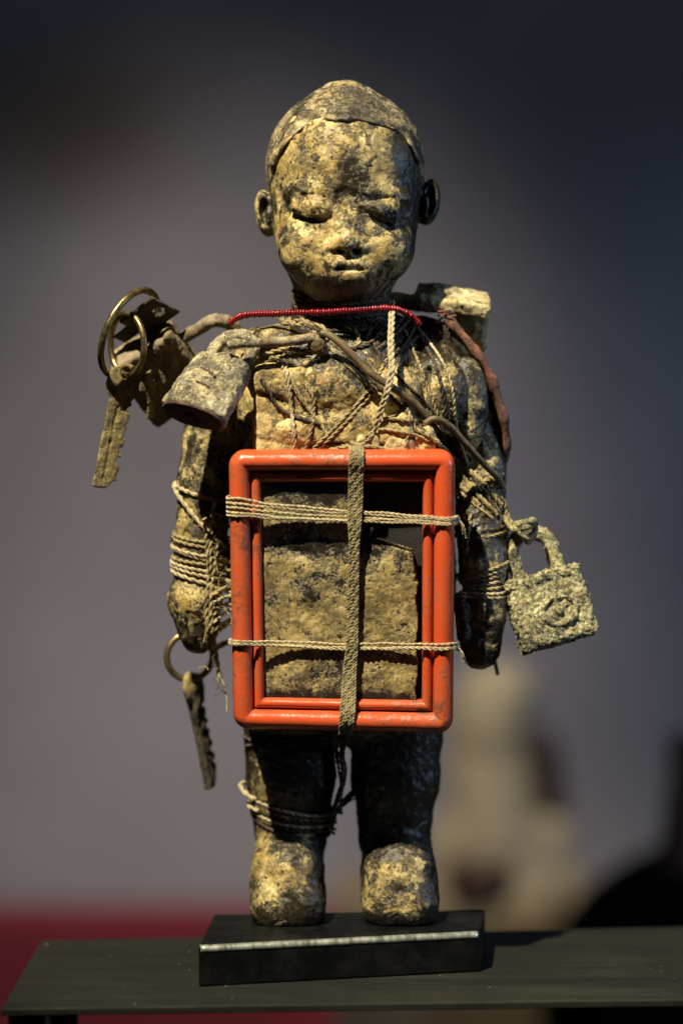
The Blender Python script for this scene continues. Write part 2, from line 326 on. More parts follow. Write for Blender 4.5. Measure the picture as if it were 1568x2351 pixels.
c = [atz(2, 2316, zb)[:2], atz(1568, 2294, zb)[:2], atz(1568, 2127, zb)[:2], atz(96, 2158, zb)[:2]]
c[1] = c[0]+(c[1]-c[0])*1.55; c[2] = c[3]+(c[2]-c[3])*1.6
board = empty('display_shelf', (0, -200, zb-300), 'dark greenish wooden board with a slanted left end, carrying the black base', 'shelf')
P, f = plate(c, zb-17, zb-.3, 2.5); mk('board', P, f, M_board, board, smooth=False)
def beam(a, b, wd, z0, z1):
    d = unit(np.append(b-a, 0)); n = np.array((-d[1], d[0], 0))[:2]*wd; return plate([a, b, b+n, a+n], z0, z1, 1.5)
a = c[0]+np.array((14., 16)); P, f = plate([a, a+np.array((72, 4.)), a+np.array((72, 80.)), a+np.array((0, 76.))], zb-900, zb-17.2, 2); mk('leg', P, f, M_blackpaint, board, smooth=False)
a = c[3]+np.array((14., -90)); P, f = plate([a, a+np.array((72, 4.)), a+np.array((72, 80.)), a+np.array((0, 76.))], zb-900, zb-17.2, 2); mk('leg', P, f, M_blackpaint, board, smooth=False)
for q in (c[1], c[2]):
    a = q+np.array((-100., 20 if q is c[1] else -100)); P, f = plate([a, a+np.array((72, 4.)), a+np.array((72, 80.)), a+np.array((0, 76.))], zb-900, zb-17.2, 2); mk('leg', P, f, M_blackpaint, board, smooth=False)
# ------------------------------------------------------------------ background (far behind, out of focus)
YW = 8600
def quad(name, pts, m): return mk(name, pts, [(0, 1, 2, 3)], m, None, False, origin=pts[0] if name != 'back_wall' else (0, YW, 0))
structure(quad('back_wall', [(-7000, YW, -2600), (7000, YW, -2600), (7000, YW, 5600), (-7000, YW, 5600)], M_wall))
structure(quad('floor', [(-7000, -7000, -2600), (7000, -7000, -2600), (7000, YW, -2600), (-7000, YW, -2600)], simple('floor_paint', (.05, .045, .045), (.07, .06, .06), .6, 20)))
def bx(p0, p1): return plate([(p0[0], p0[1]), (p1[0], p0[1]), (p1[0], p1[1]), (p0[0], p1[1])], p0[2], p1[2], 12)
a = at(-600, 2110, 7300); b = at(905, 2110, 7300)
P, f = bx((a[0], 7300, -2600), (b[0], 7650, a[2])); tag(mk('display_plinth', P, f, M_red, None, False), 'blurred deep red cloth covered plinth at lower left behind the board', 'plinth')
a = at(960, 2120, 5800); b = at(1330, 2120, 5800)
P, f = bx((a[0]-380, 5800, -2600), (b[0]+20, 6900, a[2])); tag(mk('display_plinth', P, f, M_tan, None, False), 'blurred tan plinth carrying the pale figure behind the right leg', 'plinth'); zp = a[2]
a = at(1345, 1985, 4700); b = at(1800, 1985, 4700); F = Field((a[0]-420, 4500, -2700), (b[0]+500, 5800, a[2]+360), 30)
F.box(((a[0]+b[0])/2+40, 5200, (a[2]-2600)/2-180), ((b[0]-a[0])/2, 470, (a[2]+2600)/2-180), 70).ell(at(1660, 2290, 5200), (790, 480, 700), 70)
P, Q = F.mesh(); tag(mk('draped_case', P, Q, M_blackpaint), 'blurred black draped case at the lower right edge behind the board', 'display case')
YB = 6250; G = lambda u, v, dy=0: at(u, v, YB+dy)
sf = empty('seated_figure', (G(1150, 2110)[0], YB, zp), 'blurred pale seated figure behind the legs at right', 'statue'); K = 1.75
F = Field(G(960, 2160, 0)-np.array((0, 420, 0)), G(1400, 1480, 0)+np.array((0, 420, 60)), 13)
F.ell(G(1128, 1650), (188, 217, 245), 30).ell(G(1145, 1590), (177, 205, 148), 30).cap(G(1125, 1740), G(1140, 1920), 188, 217, 40)
F.cap(G(1060, 1930), G(1250, 1925), 148, 137, 40).ell(G(1165, 2060), (296, 251, 296), 40).cap(G(1255, 1930), G(1315, 2080, -60), 103, 91, 40).cap(G(1040, 1930), G(1015, 2080, -60), 103, 91, 40)
F.cap(G(1060, 2090, -80), G(1220, 2085, -200), 114, 103, 30).put(lambda X, Y, Z: (zp-Z)+0*X+0*Y, G(1150, 2050), (1026, 1026, 570), 0, 'i')
P, Q = F.mesh(); mk('body', P, Q, M_pale, sf)
F = Field(G(1140, 1920)-np.array((0, 300, 0)), G(1340, 1640)+np.array((0, 300, 0)), 12); F.cap(G(1235, 1720, 0), G(1258, 1850, 0), 97, 85, 20); P, Q = F.mesh(); mk('hair', P, Q, M_brown, sf)
F = Field(G(1000, 2090)-np.array((0, 500, 0)), G(1220, 1930)+np.array((0, 200, 0)), 12); F.ell(G(1098, 2010, -230), (171, 125, 97), 10).ell(G(1098, 1985, -230), (125, 91, 68), 10, 's'); P, Q = F.mesh()
tag(mk('bowl', P, Q, M_maroon), 'blurred dark maroon bowl held in front of the pale seated figure', 'bowl')
F = Field(at(1490, 2000, 4000)-np.array((0, 260, 0)), at(1680, 1640, 4000)+np.array((0, 260, 0)), 14)
F.ell(at(1570, 1730, 4000), (70, 70, 90), 20).cap(at(1575, 1800, 4000), at(1575, 1985, 4000), 75, 110, 30); P, Q = F.mesh()
tag(mk('carved_figure', P, Q, simple('brown_wood', (.10, .05, .03), (.07, .035, .02), .6)), 'blurred brown carved figure cut by the right edge of the photo', 'statue')
# ------------------------------------------------------------------ the figurine
fig = empty('figurine', (0, -20, zt), 'mud crusted standing doll figurine with closed eyes, bound in twine and hung with padlocks', 'figurine')
A = at; H = 3.0
F = Field((-420, -330, zt-14), (420, 250, A(784, 170)[2]), H)
# legs, feet
F.cap(A(662, 1600, 0), A(668, 1780, 0), 112, 100).cap(A(668, 1780, 0), A(668, 1930, 5), 100, 82, 20).ell(A(660, 1998, -62), (84, 110, 92), 24).box(A(662, 2066, -74), (85, 110, 60), 54, 30).ell(A(665, 2050, 50), (80, 80, 90), 20)
F.cap(A(912, 1600, 0), A(908, 1780, 0), 112, 100).cap(A(908, 1780, 0), A(906, 1920, 5), 98, 84, 20).ell(A(915, 1998, -62), (88, 110, 90), 24).box(A(919, 2064, -74), (86, 110, 60), 55, 30).ell(A(910, 2050, 50), (82, 80, 90), 20)
F.ell(A(785, 1580, 0), (245, 140, 130), 30)
# torso
F.ell(A(785, 1320, -20), (262, 150, 330), 20).ell(A(785, 930, -15), (240, 172, 215), 30).cap(A(600, 838, 25), A(965, 818, 25), 86, 92, 40).box(A(785, 1350, -118), (225, 62, 320), 30, 20).ell(A(785, 1025, -134), (215, 72, 112), 26).box(A(785, 1362, -310), (270, 118, 322), 8, 8, 's')
F.cap(A(785, 640, 20), A(785, 760, 20), 104, 124, 24)
# arms and mitten hands
F.cap(A(520, 880, 15), A(474, 1100, -15), 84, 64, 30).cap(A(474, 1100, -15), A(456, 1300, -40), 62, 58, 16).ell(A(447, 1378, -45), (62, 62, 70), 16).ell(A(452, 1440, -45), (46, 50, 62), 16, R=rot('Y', -10))
F.cap(A(1040, 895, 10), A(1098, 1080, -5), 88, 62, 30).cap(A(1098, 1080, -12), A(1108, 1300, -85), 60, 54, 16).ell(A(1110, 1400, -100), (53, 56, 80), 16).ell(A(1103, 1475, -100), (48, 48, 62), 14)
F.cap(A(1062, 1380, -130), A(1066, 1460, -135), 22, 18, 8)      # right thumb
F.cap(A(490, 1370, -85), A(487, 1440, -92), 22, 17, 8)        # left thumb
for uu, top, bot in ((430, 1408, 1486), (449, 1400, 1496), (468, 1400, 1494)): F.cap(A(uu, top, -92), A(uu+4, bot, -84), 3.0, 4.5, 5, 's')
for uu, top, bot in ((1086, 1440, 1530), (1106, 1436, 1534), (1126, 1440, 1522)): F.cap(A(uu, top, -155), A(uu-2, bot, -142), 3.0, 4.5, 5, 's')
# chest lumps, bundles and cloth folds
for u, v, Y, r in ((640, 880, -140, (70, 40, 55)), (765, 890, -165, (88, 40, 70)), (690, 985, -165, (70, 40, 42)), (640, 1000, -150, (60, 34, 46)), (830, 985, -178, (56, 36, 50)),
                   (640, 775, -95, (60, 46, 26)), (700, 800, -110, (54, 46, 30)), (905, 900, -150, (60, 40, 60)), (1005, 900, -110, (64, 46, 90)), (1070, 930, -75, (50, 40, 110))):
    F.ell(A(u, v, Y), r, 7)
for a_, b_ in (((1040, 830, -112), (1030, 1020, -128)), ((1085, 870, -60), (1098, 1040, -62)), ((985, 850, -140), (965, 1000, -168)), ((600, 925, -170), (690, 945, -210)), ((720, 950, -215), (640, 960, -190))):
    F.cap(A(*a_), A(*b_), 7, 7, 8, 's')
# head
F.ell(A(793, 388, 0), (176, 182, 180), 10).ell(A(793, 520, -28), (161, 166, 172), 46).ell(A(793, 370, -78), (138, 118, 112), 40)
F.ell(A(717, 572, -112), (73, 80, 72), 34).ell(A(875, 572, -110), (73, 80, 72), 34).ell(A(787, 636, -110), (86, 74, 60), 34)
F.ell(A(795, 612, -150), (72, 52, 52), 40)
RL, RR = rot('Z', -28)@rot('Y', 5), rot('Z', 28)@rot('Y', 14)
F.ell(A(708, 503, -206), (54, 20, 15), 16, 's', RL).ell(A(884, 511, -200), (52, 20, 15), 16, 's', RR)
F.ell(A(713, 477, -170), (54, 24, 24), 9, R=RL).ell(A(879, 485, -165), (52, 24, 25), 9, R=RR).ell(A(735, 470, -186), (24, 14, 14), 10).ell(A(862, 474, -182), (24, 14, 14), 10)
F.ell(A(712, 438, -156), (52, 22, 16), 30, R=RL).ell(A(886, 444, -148), (62, 24, 18), 26, R=RR)
F.path([A(662, 482, -138), A(690, 497, -164), A(726, 505, -190), A(762, 492, -204)], 3.5, 7, 's').path([A(836, 492, -202), A(864, 506, -184), A(896, 517, -158), A(925, 517, -122)], 3.5, 7, 's')
F.path([A(694, 447, -172), A(720, 446, -182), A(745, 452, -190)], 2, 8, 's').path([A(850, 456, -186), A(885, 452, -172), A(918, 462, -146)], 2, 8, 's')
F.cap(A(795, 485, -172), A(798, 546, -190), 20, 25, 20).ell(A(798, 556, -197), (31, 25, 21), 10).ell(A(768, 566, -188), (22, 21, 16), 8).ell(A(829, 566, -186), (22, 21, 16), 8)
F.ell(A(781, 578, -205), (9, 12, 6), 5, 's').ell(A(816, 578, -204), (9, 12, 6), 5, 's')
F.ell(A(797, 605, -186), (38, 16, 11), 8).ell(A(801, 633, -182), (31, 17, 12), 7).path([A(757, 619, -188), A(780, 617, -202), A(800, 619, -206), A(820, 617, -202), A(842, 618, -186)], 4, 6, 's').ell(A(797, 590, -208), (7, 8, 10), 6, 's')
F.cap(A(815, 470, -206), A(890, 410, -205), 2.5, 2, 6, 's').cap(A(858, 580, -200), A(905, 592, -184), 2.2, 2, 5, 's')
for u, v, s_ in ((611, 490, -1), (984, 464, 1)):
    F.ell(A(u, v, 18), (25, 36, 53), 8, R=rot('Y', s_*8)).ell(A(u+s_*3, v-4, -14), (14, 26, 36), 6, 's', rot('Y', s_*8)).ell(A(u-s_*6, v+4, -4), (8, 14, 22), 5)
    F.cap(A(u-s_*24, v-22, 20), A(u-s_*24, v+28, 20), 20, 20, 12)
F.put(lambda X, Y, Z: (zt+.5-Z)+0*X+0*Y, (0, 0, zt), (500, 400, 60), 6, 'i')
P, Q = F.mesh(); N = normals(P, Q)
def blob(P, u, v, ru, rv, a, Yc=-150, front=True):
    c = A(u, v, Yc); d = ((P[:, 0]-c[0])/ru)**2+((P[:, 2]-c[2])/rv)**2; g = a*np.exp(-d)
    return g*(P[:, 1] < 60) if front else g
crust = fbm(P, 40, 5, .55); fine = fbm(P+500, 15, 3, .6)
face = (P[:, 2] > A(0, 690, -100)[2])
eyeg = 2.6*np.exp(-((P[:, 2]-A(0, 470, -180)[2])/34)**2)*(P[:, 1] < -90); rough_amp = np.where(face, 1.5, 4.5)
zz0 = P[:, 2]; P = P+N*(crust*np.where(face, 1.5+eyeg, np.where((zz0 > 600) & (zz0 < 1400), 2.6, 3.2))+fine*np.where(face, .8+eyeg*.8, 1.8))[:, None]
zz = P[:, 2]; top = lambda v: A(784, v, -80)[2]
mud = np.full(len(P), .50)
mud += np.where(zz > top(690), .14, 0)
mud[(zz < top(700)) & (zz > top(770)) & (P[:, 0] > -115)] -= .42  # neck band darkened, partly painting the shade below the chin
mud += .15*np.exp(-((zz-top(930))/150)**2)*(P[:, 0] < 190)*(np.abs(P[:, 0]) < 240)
legz = np.clip((top(1640)-zz)/60, 0, 1)*np.clip((zz-top(1930))/50, 0, 1); mud -= .24*legz  # darker leg colour, with the frame's shade painted in as well
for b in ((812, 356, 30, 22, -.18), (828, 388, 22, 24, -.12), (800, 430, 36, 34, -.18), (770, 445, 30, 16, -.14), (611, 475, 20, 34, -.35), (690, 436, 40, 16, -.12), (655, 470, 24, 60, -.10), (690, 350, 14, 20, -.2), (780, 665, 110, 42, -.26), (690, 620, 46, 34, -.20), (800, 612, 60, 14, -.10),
          (950, 470, 36, 130, -.40), (925, 350, 40, 50, -.16), (760, 330, 60, 40, .14), (870, 560, 60, 40, .10), (700, 560, 60, 40, .10), (870, 395, 50, 40, .08), (985, 465, 30, 60, -.4), (640, 400, 22, 80, .05), (801, 635, 26, 9, .26), (797, 606, 46, 12, -.18), (712, 478, 44, 18, -.05), (880, 486, 44, 18, -.07), (700, 330, 50, 30, .1), (850, 330, 40, 20, .1), (735, 600, 40, 22, .08),  # right temple and ear painted as the shaded side, lower lip painted lit
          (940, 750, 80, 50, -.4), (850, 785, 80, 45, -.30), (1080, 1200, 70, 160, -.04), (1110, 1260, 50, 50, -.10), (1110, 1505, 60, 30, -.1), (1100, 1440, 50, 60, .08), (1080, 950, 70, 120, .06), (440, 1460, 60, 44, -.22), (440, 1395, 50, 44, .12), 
          (600, 1870, 22, 110, .28), (655, 1925, 70, 26, -.1), (655, 2020, 60, 60, .08), (915, 2040, 60, 50, .0), (720, 2060, 40, 50, -.1), (610, 2080, 40, 30, -.08), (905, 2005, 30, 30, .1), (915, 1950, 90, 34, -.06), (700, 2105, 150, 14, -.14), (900, 2105, 110, 14, -.2), (1000, 2010, 30, 120, -.3), (745, 2010, 22, 100, -.34)):  # lit strip on left leg and frame shadow over left foot painted in
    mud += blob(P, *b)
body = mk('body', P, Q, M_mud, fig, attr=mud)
BV = BVHTree.FromPolygons(P.tolist(), Q.tolist()); bodyP, bodyQ = P, Q
# hair cap: a raised shell with a rolled rim and a top knob
def surfY(u, v):
    d = ray(u, v); d = d/np.linalg.norm(d); h = BV.ray_cast(V3(CAM), V3(d)); return h[0][1] if h[0] else None
F = Field((-200, -250, A(784, 560)[2]), (210, 230, A(784, 165)[2]), 3)
F.ell(A(793, 388, 4), (181, 187, 184), 2).ell(A(793, 368, -78), (143, 124, 119), 34).ell(A(793, 232, 0), (66, 78, 38), 26).ell(A(790, 205, -8), (42, 48, 19), 12, R=rot('Y', 6)).cap(A(690, 262, -110), A(760, 214, -60), 6, 9, 16)
rim = [(632, 372), (660, 338), (700, 308), (750, 288), (800, 279), (850, 283), (900, 302), (932, 335), (955, 372)]
F.path([A(u, v, (surfY(u, v) or -60)+5) for u, v in rim[:5]], 11, 20).path([A(u, v, (surfY(u, v) or -60)+4) for u, v in rim[4:]], 6, 20)
cf = A(793, 480, -150)
def facecut(X, Y, Z):
    x = (X-cf[0]-.02*(Z-cf[2]))/170; z = (Z-cf[2])/196; return ((np.abs(x)**2.3+np.abs(z)**2.3)**(1/2.3)-1)*160+np.maximum(Y-10, 0)*.9+5*np.sin(X*.028+.6)+2*np.sin(X*.07+1.9)
F.put(facecut, (cf[0], -80, cf[2]), (260, 260, 300), 15, 's')
F.put(lambda X, Y, Z: (A(0, 520, 0)[2]-Z)+.0*X+.0*Y, (0, 0, A(0, 520, 0)[2]), (400, 400, 80), 4, 'i')
P, Q = F.mesh(); N = normals(P, Q); P = P+N*(fbm(P, 60, 4)*3.4+fbm(P+90, 14, 3)*1.4)[:, None]
mud = np.full(len(P), .52)+blob(P, 660, 300, 50, 60, .12)+blob(P, 770, 270, 60, 24, -.12)+blob(P, 930, 360, 40, 60, -.25)+blob(P, 880, 280, 60, 30, .08)+blob(P, 640, 400, 24, 40, -.1)
hair = mk('hair', P, Q, M_hair, fig, attr=mud); hair['label'] = 'raised cap of moulded hair with a small top knob'
# ------------------------------------------------------------------ bundles on the chest (cords go over them)
SP, SQ = [bodyP], [bodyQ]
def solid(P, Q):
    o = sum(len(x) for x in SP); SP.append(np.asarray(P)); SQ.append(np.asarray(Q)+o)
bl = empty('chest_bundle', A(935, 1010, -190), 'row of small pale wrapped bundles tucked above the right of the frame', 'bundle')
for u, v, r, an in ((905, 985, (42, 22, 30), -14), (968, 1012, (34, 22, 26), -24), (915, 1022, (34, 22, 24), 10), (845, 1018, (26, 18, 20), 0)):
    Yc = (surfY(u, v) or -170)-10; c = A(u, v, Yc); F = Field(c-60, c+60, 3); F.box(c, r, 14, 4, 'u', rot('Y', an)); P, Q = F.mesh(); N = normals(P, Q); P = P+N*(fbm(P, 22, 3)*3.5)[:, None]; mk('packet', P, Q, M_stone, bl); solid(P, Q)
pk = empty('chest_packet', A(640, 930, -190), 'stiff folded cloth packet with a rounded reddish corner on the left chest', 'packet')
c = A(640, 940, -150); F = Field(c-np.array((120, 100, 130)), c+np.array((120, 100, 130)), 3.2)
F.box(A(644, 950, -168), (62, 24, 108), 20, 4, 'u', rot('X', 3)).ell(A(632, 872, -172), (42, 22, 34), 20).cap(A(598, 905, -190), A(700, 938, -198), 6, 6, 9, 's').cap(A(600, 860, -182), A(640, 838, -182), 5, 5, 8)
P, Q = F.mesh(); N = normals(P, Q); P = P+N*(fbm(P, 50, 4)*5+fbm(P+31, 12, 3)*1.6)[:, None]
solid(P, Q); mk('folded_cloth', P, Q, M_cloth, pk, attr=np.full(len(P), .70)+blob(P, 640, 900, 40, 30, -.2, -180)+blob(P, 630, 1000, 50, 50, .15, -180))
BV = BVHTree.FromPolygons(np.vstack(SP).tolist(), np.vstack(SQ).tolist())
# ------------------------------------------------------------------ cords laid over the figure
def lay(pts, r, step=3.0, lift=0.6):
    """pts: (u, v[, Y]); lets the cord hug the body, taut over hollows"""
    pts = [tuple(p)+((np.nan,) if len(p) == 2 else ()) for p in pts]
    q = catmull([(p[0], p[1]) for p in pts], step); n = len(q)
    d = [int(np.argmin(np.hypot(q[:, 0]-p[0], q[:, 1]-p[1]))) for p in pts]
    Ys = np.array([(lambda y: np.nan if y is None else y-r*lift)(surfY(*a)) for a in q]); fix = {i: p[2] for i, p in zip(d, pts) if not np.isnan(p[2])}
    ok = ~np.isnan(Ys); base_ = np.interp(np.arange(n), np.flatnonzero(ok), Ys[ok]) if ok.any() else np.zeros(n)
    if len(fix) >= 2 and len(fix) == len(pts): Y = np.interp(np.arange(n), sorted(fix), [fix[i] for i in sorted(fix)])
    else:
        Y = base_.copy()
        for _ in range(40):
            Z_ = Y.copy(); Z_[1:-1] = (Y[:-2]+Y[2:])/2; Y = np.minimum(np.where(ok, base_, Z_), Z_)
            for i, y in fix.items(): Y[i] = y
    return np.array([A(a[0], a[1], y) for a, y in zip(q, Y)])
def cord(parent, pts, r, m, name='strand', twisted=True, strands=2):
    p = lay(pts, r, step=max(1.6, r*.6))
    P, f = rope(p, r, strands=strands) if twisted else tube(p, r)[:2]
    return mk(name, P, f, m, parent)
def wrap(parent, c, r, m, a0, a1, tx=0., ty=0., R0=75, name='loop', twisted=True, drop=0.):
    c = A(*c); pts = []
    for i in range(60):
        t_ = a0+(a1-a0)*i/59; a = math.radians(t_); d = np.array((math.cos(a), math.sin(a), 0)); h = BV.ray_cast(V3(c), V3(d))
        L = min(h[3] if h[0] else R0, R0*1.25)+r*.6; pts.append(c+d*L+np.array((0, 0, tx*d[0]*L+ty*d[1]*L-drop*i/59)))
    pts = np.array(pts); 
    for _ in range(3): pts[1:-1] = (pts[:-2]+2*pts[1:-1]+pts[2:])/4
    p = catmull(pts, max(1.6, r*.6)); r *= .84; P, f = rope(p, r) if twisted else tube(p, r)[:2]
    return mk(name, P, f, m, parent)
TG = 'twine and cords tied round the figurine'
def cordthing(name, base, label, cat='twine'): return empty(name, base, label, cat, TG)
p = lay([(590, 905, -180), (592, 870, -184), (604, 848, -186), (622, 840, -186), (650, 856, -190), (668, 880, -194)], 5); P, f = tube(p, np.linspace(4.5, 3, len(p)), 7); mk('hem', P, f, patina('faded_red_hem', light=(.50, .28, .17), mid=(.40, .13, .065), attr=False, base=.66, sc_=2, rustamt=.2), pk)
# ------------------------------------------------------------------ picture frame with its dried mud panel
fc = {k: A(*v) for k, v in dict(tl=(525, 1033, -246), tr=(1045, 1032, -246), br=(1040, 1684, -232), bl=(536, 1673, -232)).items()}
FW, FH = 518., 645.
nrm = unit(np.cross(fc['bl']-fc['tl'], fc['tr']-fc['tl'])); nrm = nrm if nrm[1] < 0 else -nrm
def fp(x, y, h=0):
    s_, t_ = x/FW, y/FH; return (fc['tl']*(1-s_)*(1-t_)+fc['tr']*s_*(1-t_)+fc['br']*s_*t_+fc['bl']*(1-s_)*t_)+nrm*h
def sweep(prof, rad, n=7, seg=26):
    vs = []; cnt = None
    for d, h in prof:
        r = max(rad-d, 2.2); lp = []
        for cx, cy, a0 in ((d+r, d+r, 180), (FW-d-r, d+r, 270), (FW-d-r, FH-d-r, 0), (d+r, FH-d-r, 90)):
            for i in range(n): a = math.radians(a0+90*i/(n-1)); lp.append((cx+r*math.cos(a), cy+r*math.sin(a)))
        q = []
        for i in range(len(lp)):
            q.append(lp[i])
            if i % n == n-1:
                b = lp[(i+1) % len(lp)]
                for k in range(1, seg): q.append((lp[i][0]+(b[0]-lp[i][0])*k/seg, lp[i][1]+(b[1]-lp[i][1])*k/seg))
        cnt = len(q); wob = [1.0*math.sin(p[0]*.021+p[1]*.013)+.6*math.sin(p[0]*.05-p[1]*.043) for p in q]
        vs += [fp(p[0], p[1], h+w_) for p, w_ in zip(q, wob)]
    f = [(i*cnt+k, i*cnt+(k+1) % cnt, (i+1)*cnt+(k+1) % cnt, (i+1)*cnt+k)[::-1] for i in range(len(prof)-1) for k in range(cnt)]
    return vs, f
frame = empty('picture_frame', fp(FW/2, FH, -30), 'orange red plastic picture frame tied upright on the belly of the figurine', 'picture frame')
pr = [(7, -44), (1, -30), (0, -8), (1, 4), (4, 13), (9, 20), (16, 25), (25, 27.5), (34, 25), (41, 20), (46, 12), (48, 3), (49, -6)]
v_, f = sweep(pr, 36); mk('outer_moulding', v_, f, M_frame, frame)
pr = [(49.4, -9), (50, 1), (53, 7), (58, 10.5), (64, 11), (69, 8), (73, 1), (74, -10), (74, -34)]
v_, f = sweep(pr, 40); mk('inner_bead', v_, f, M_frame, frame)
for a_, b_ in (((467.5, 66), (467.8, 290)), ((467.5, 330), (467.3, 420)), ((467.4, 470), (467.6, 570)), ((50.4, 360), (50.6, 470)), ((50.4, 520), (50.4, 590)), ((150, 50.5), (230, 50.5)), ((330, 594.5), (410, 594.5))):
    n_ = 60; q = np.array([fp(a_[0]+(b_[0]-a_[0])*k/n_, a_[1]+(b_[1]-a_[1])*k/n_, -5) for k in range(n_+1)]); r_ = 3.1+2.6*fbm(q, 22, 3); P, f = tube(q, np.clip(r_, .6, 5.2), 7); o = mk('dried_mud', P, f, M_panel2, frame); o['kind'] = 'stuff'
v_ = [fp(10, 10, -43), fp(FW-10, 10, -43), fp(FW-10, FH-10, -43), fp(10, FH-10, -43), fp(10, 10, -49), fp(FW-10, 10, -49), fp(FW-10, FH-10, -49), fp(10, FH-10, -49)]
mk('backing', v_, [(0, 3, 2, 1), (4, 5, 6, 7), (0, 1, 5, 4), (1, 2, 6, 5), (2, 3, 7, 6), (3, 0, 4, 7)], M_black, frame, False)
nx, ny = 130, 176; x = np.linspace(75, 442, nx); y = np.linspace(74, FH-75, ny); XX, YY = np.meshgrid(x, y); PP = np.stack([XX.ravel(), YY.ravel(), 0*XX.ravel()], 1)
h = -6+fbm(PP, 70, 5, .55)*2.6+fbm(PP+77, 16, 3, .6)*.9; xx, yy = PP[:, 0], PP[:, 1]
sm = lambda a, b, t_: (lambda q: q*q*(3-2*q))(np.clip((t_-a)/(b-a), 0, 1))
h += 5*np.exp(-((xx-180)/22)**2-((yy-338)/18)**2)-7*np.exp(-((xx-160)/24)**2-((yy-240)/14)**2)            # lump and dent
h -= 3.5*sm(190, 205, yy)*(1-sm(206, 262, yy))*sm(80, 110, xx)                                               # slumped step
h -= 30*sm(298, 312, xx)*(1-sm(195, 205+0*xx, yy-.35*(xx-330)))                                             # broken-away upper right corner
h = np.where(xx > 433-3*np.sin(yy*.06)-8*(yy < 300), -40, h); h = np.maximum(h, -41)
mud_shade = .54-.42*np.exp(-((yy-80)/34)**2)-.3*sm(290, 320, xx)*(1-sm(200, 230, yy))-.28*np.exp(-((xx-200)/120)**2-((yy-222)/24)**2)-.3*np.exp(-((xx-180)/26)**2-((yy-336)/22)**2)+.05*sm(250, 350, yy)-.3*np.exp(-((yy-570)/14)**2)  # panel mud; dark bands also paint the frame top's and twine's shadows
cut = h < -30; vp = np.array([fp(a, b, c_) for a, b, c_ in zip(xx, yy, h)]); i = np.arange(ny*nx).reshape(ny, nx)
pq = np.stack([i[:-1, :-1].ravel(), i[1:, :-1].ravel(), i[1:, 1:].ravel(), i[:-1, 1:].ravel()], 1); pq = pq[cut[pq].sum(1) < 3]; mk('mud_panel', vp, pq, M_panel, frame, attr=mud_shade)
def fY(v, h=30): return float(fp(FW/2, (v-1033)/645*FH, h)[1])
def band(parent, vl, vr, r, m, bow=0., hc=11):
    """a strand pulled across the frame and round both edges"""
    vm = (vl+vr)/2+bow; lt = 525+(vl-1033)*.017; rt = 1047-(vr-1033)*.006
    pts = [A(lt+7, vl-6, fY(vl, -30)), A(lt-4, vl-3, fY(vl, -10)), A(lt-3, vl, fY(vl, 12)), A(lt+10, vl+1, fY(vl, 27)), A(lt+26, vl+2, fY(vl, 31)), A(lt+110, vl+(vm-vl)*.5, fY(vm, hc+6)), A(790, vm, fY(vm, hc+bow*.2)), A(rt-110, vr+(vm-vr)*.4, fY(vm, hc+6)),
           A(rt-26, vr, fY(vr, 31)), A(rt-8, vr-1, fY(vr, 26)), A(rt+3, vr-3, fY(vr, 12)), A(rt+4, vr-4, fY(vr, -8)), A(rt-6, vr-6, fY(vr, -30))]
    p = catmull(pts, 2.4); p = p+np.stack([0*p[:, 0], 0*p[:, 0], fbm(p+vl*3, 60, 3)*2.6], 1); P, f = rope(p, r*random.uniform(.85, 1.12), pitch=r*random.uniform(6.5, 9)); return mk('strand', P, f, m, parent)
t1 = cordthing('twine_binding', fp(0, 160, 30), 'upper pale twine of several strands wound across the orange frame')
for a, b, bw in ((1144, 1190, 6), (1155, 1193, 4), (1166, 1201, 3), (1176, 1204, 5), (1183, 1190, 9)): band(t1, a, b, 3.3, M_twine, bw)
t2 = cordthing('twine_binding', fp(0, 460, 30), 'lower pale twine of two strands tied across the orange frame')
for a, b, bw in ((1471, 1479, 3), (1480, 1488, 3), (1476, 1490, 7)): band(t2, a, b, 3.3, M_twine, bw, 2.5)
for tt, (u, v) in ((t1, (1049, 1192)), (t2, (1047, 1484))):                # knots and frayed tails at the right edge
    k0 = A(u, v, fY(v, 2)); F = Field(k0-22, k0+22, 1.8); F.ell(k0, (7, 9, 8), 2).cap(k0+np.array((-4, -7, 6)), k0+np.array((5, -4, -7)), 4, 4, 2); P, Q = F.mesh(); mk('knot', P, Q, M_twine, tt)
    for k in range(3):
        P, f = rope(catmull([k0, k0+np.array((8+3*k, -6, -6-4*k)), k0+np.array((10+5*k, -4+4*k, -24-7*k))+rng.normal(0, 3, 3)], 2), 1.8); mk('frayed_end', P, f, M_twine, tt)
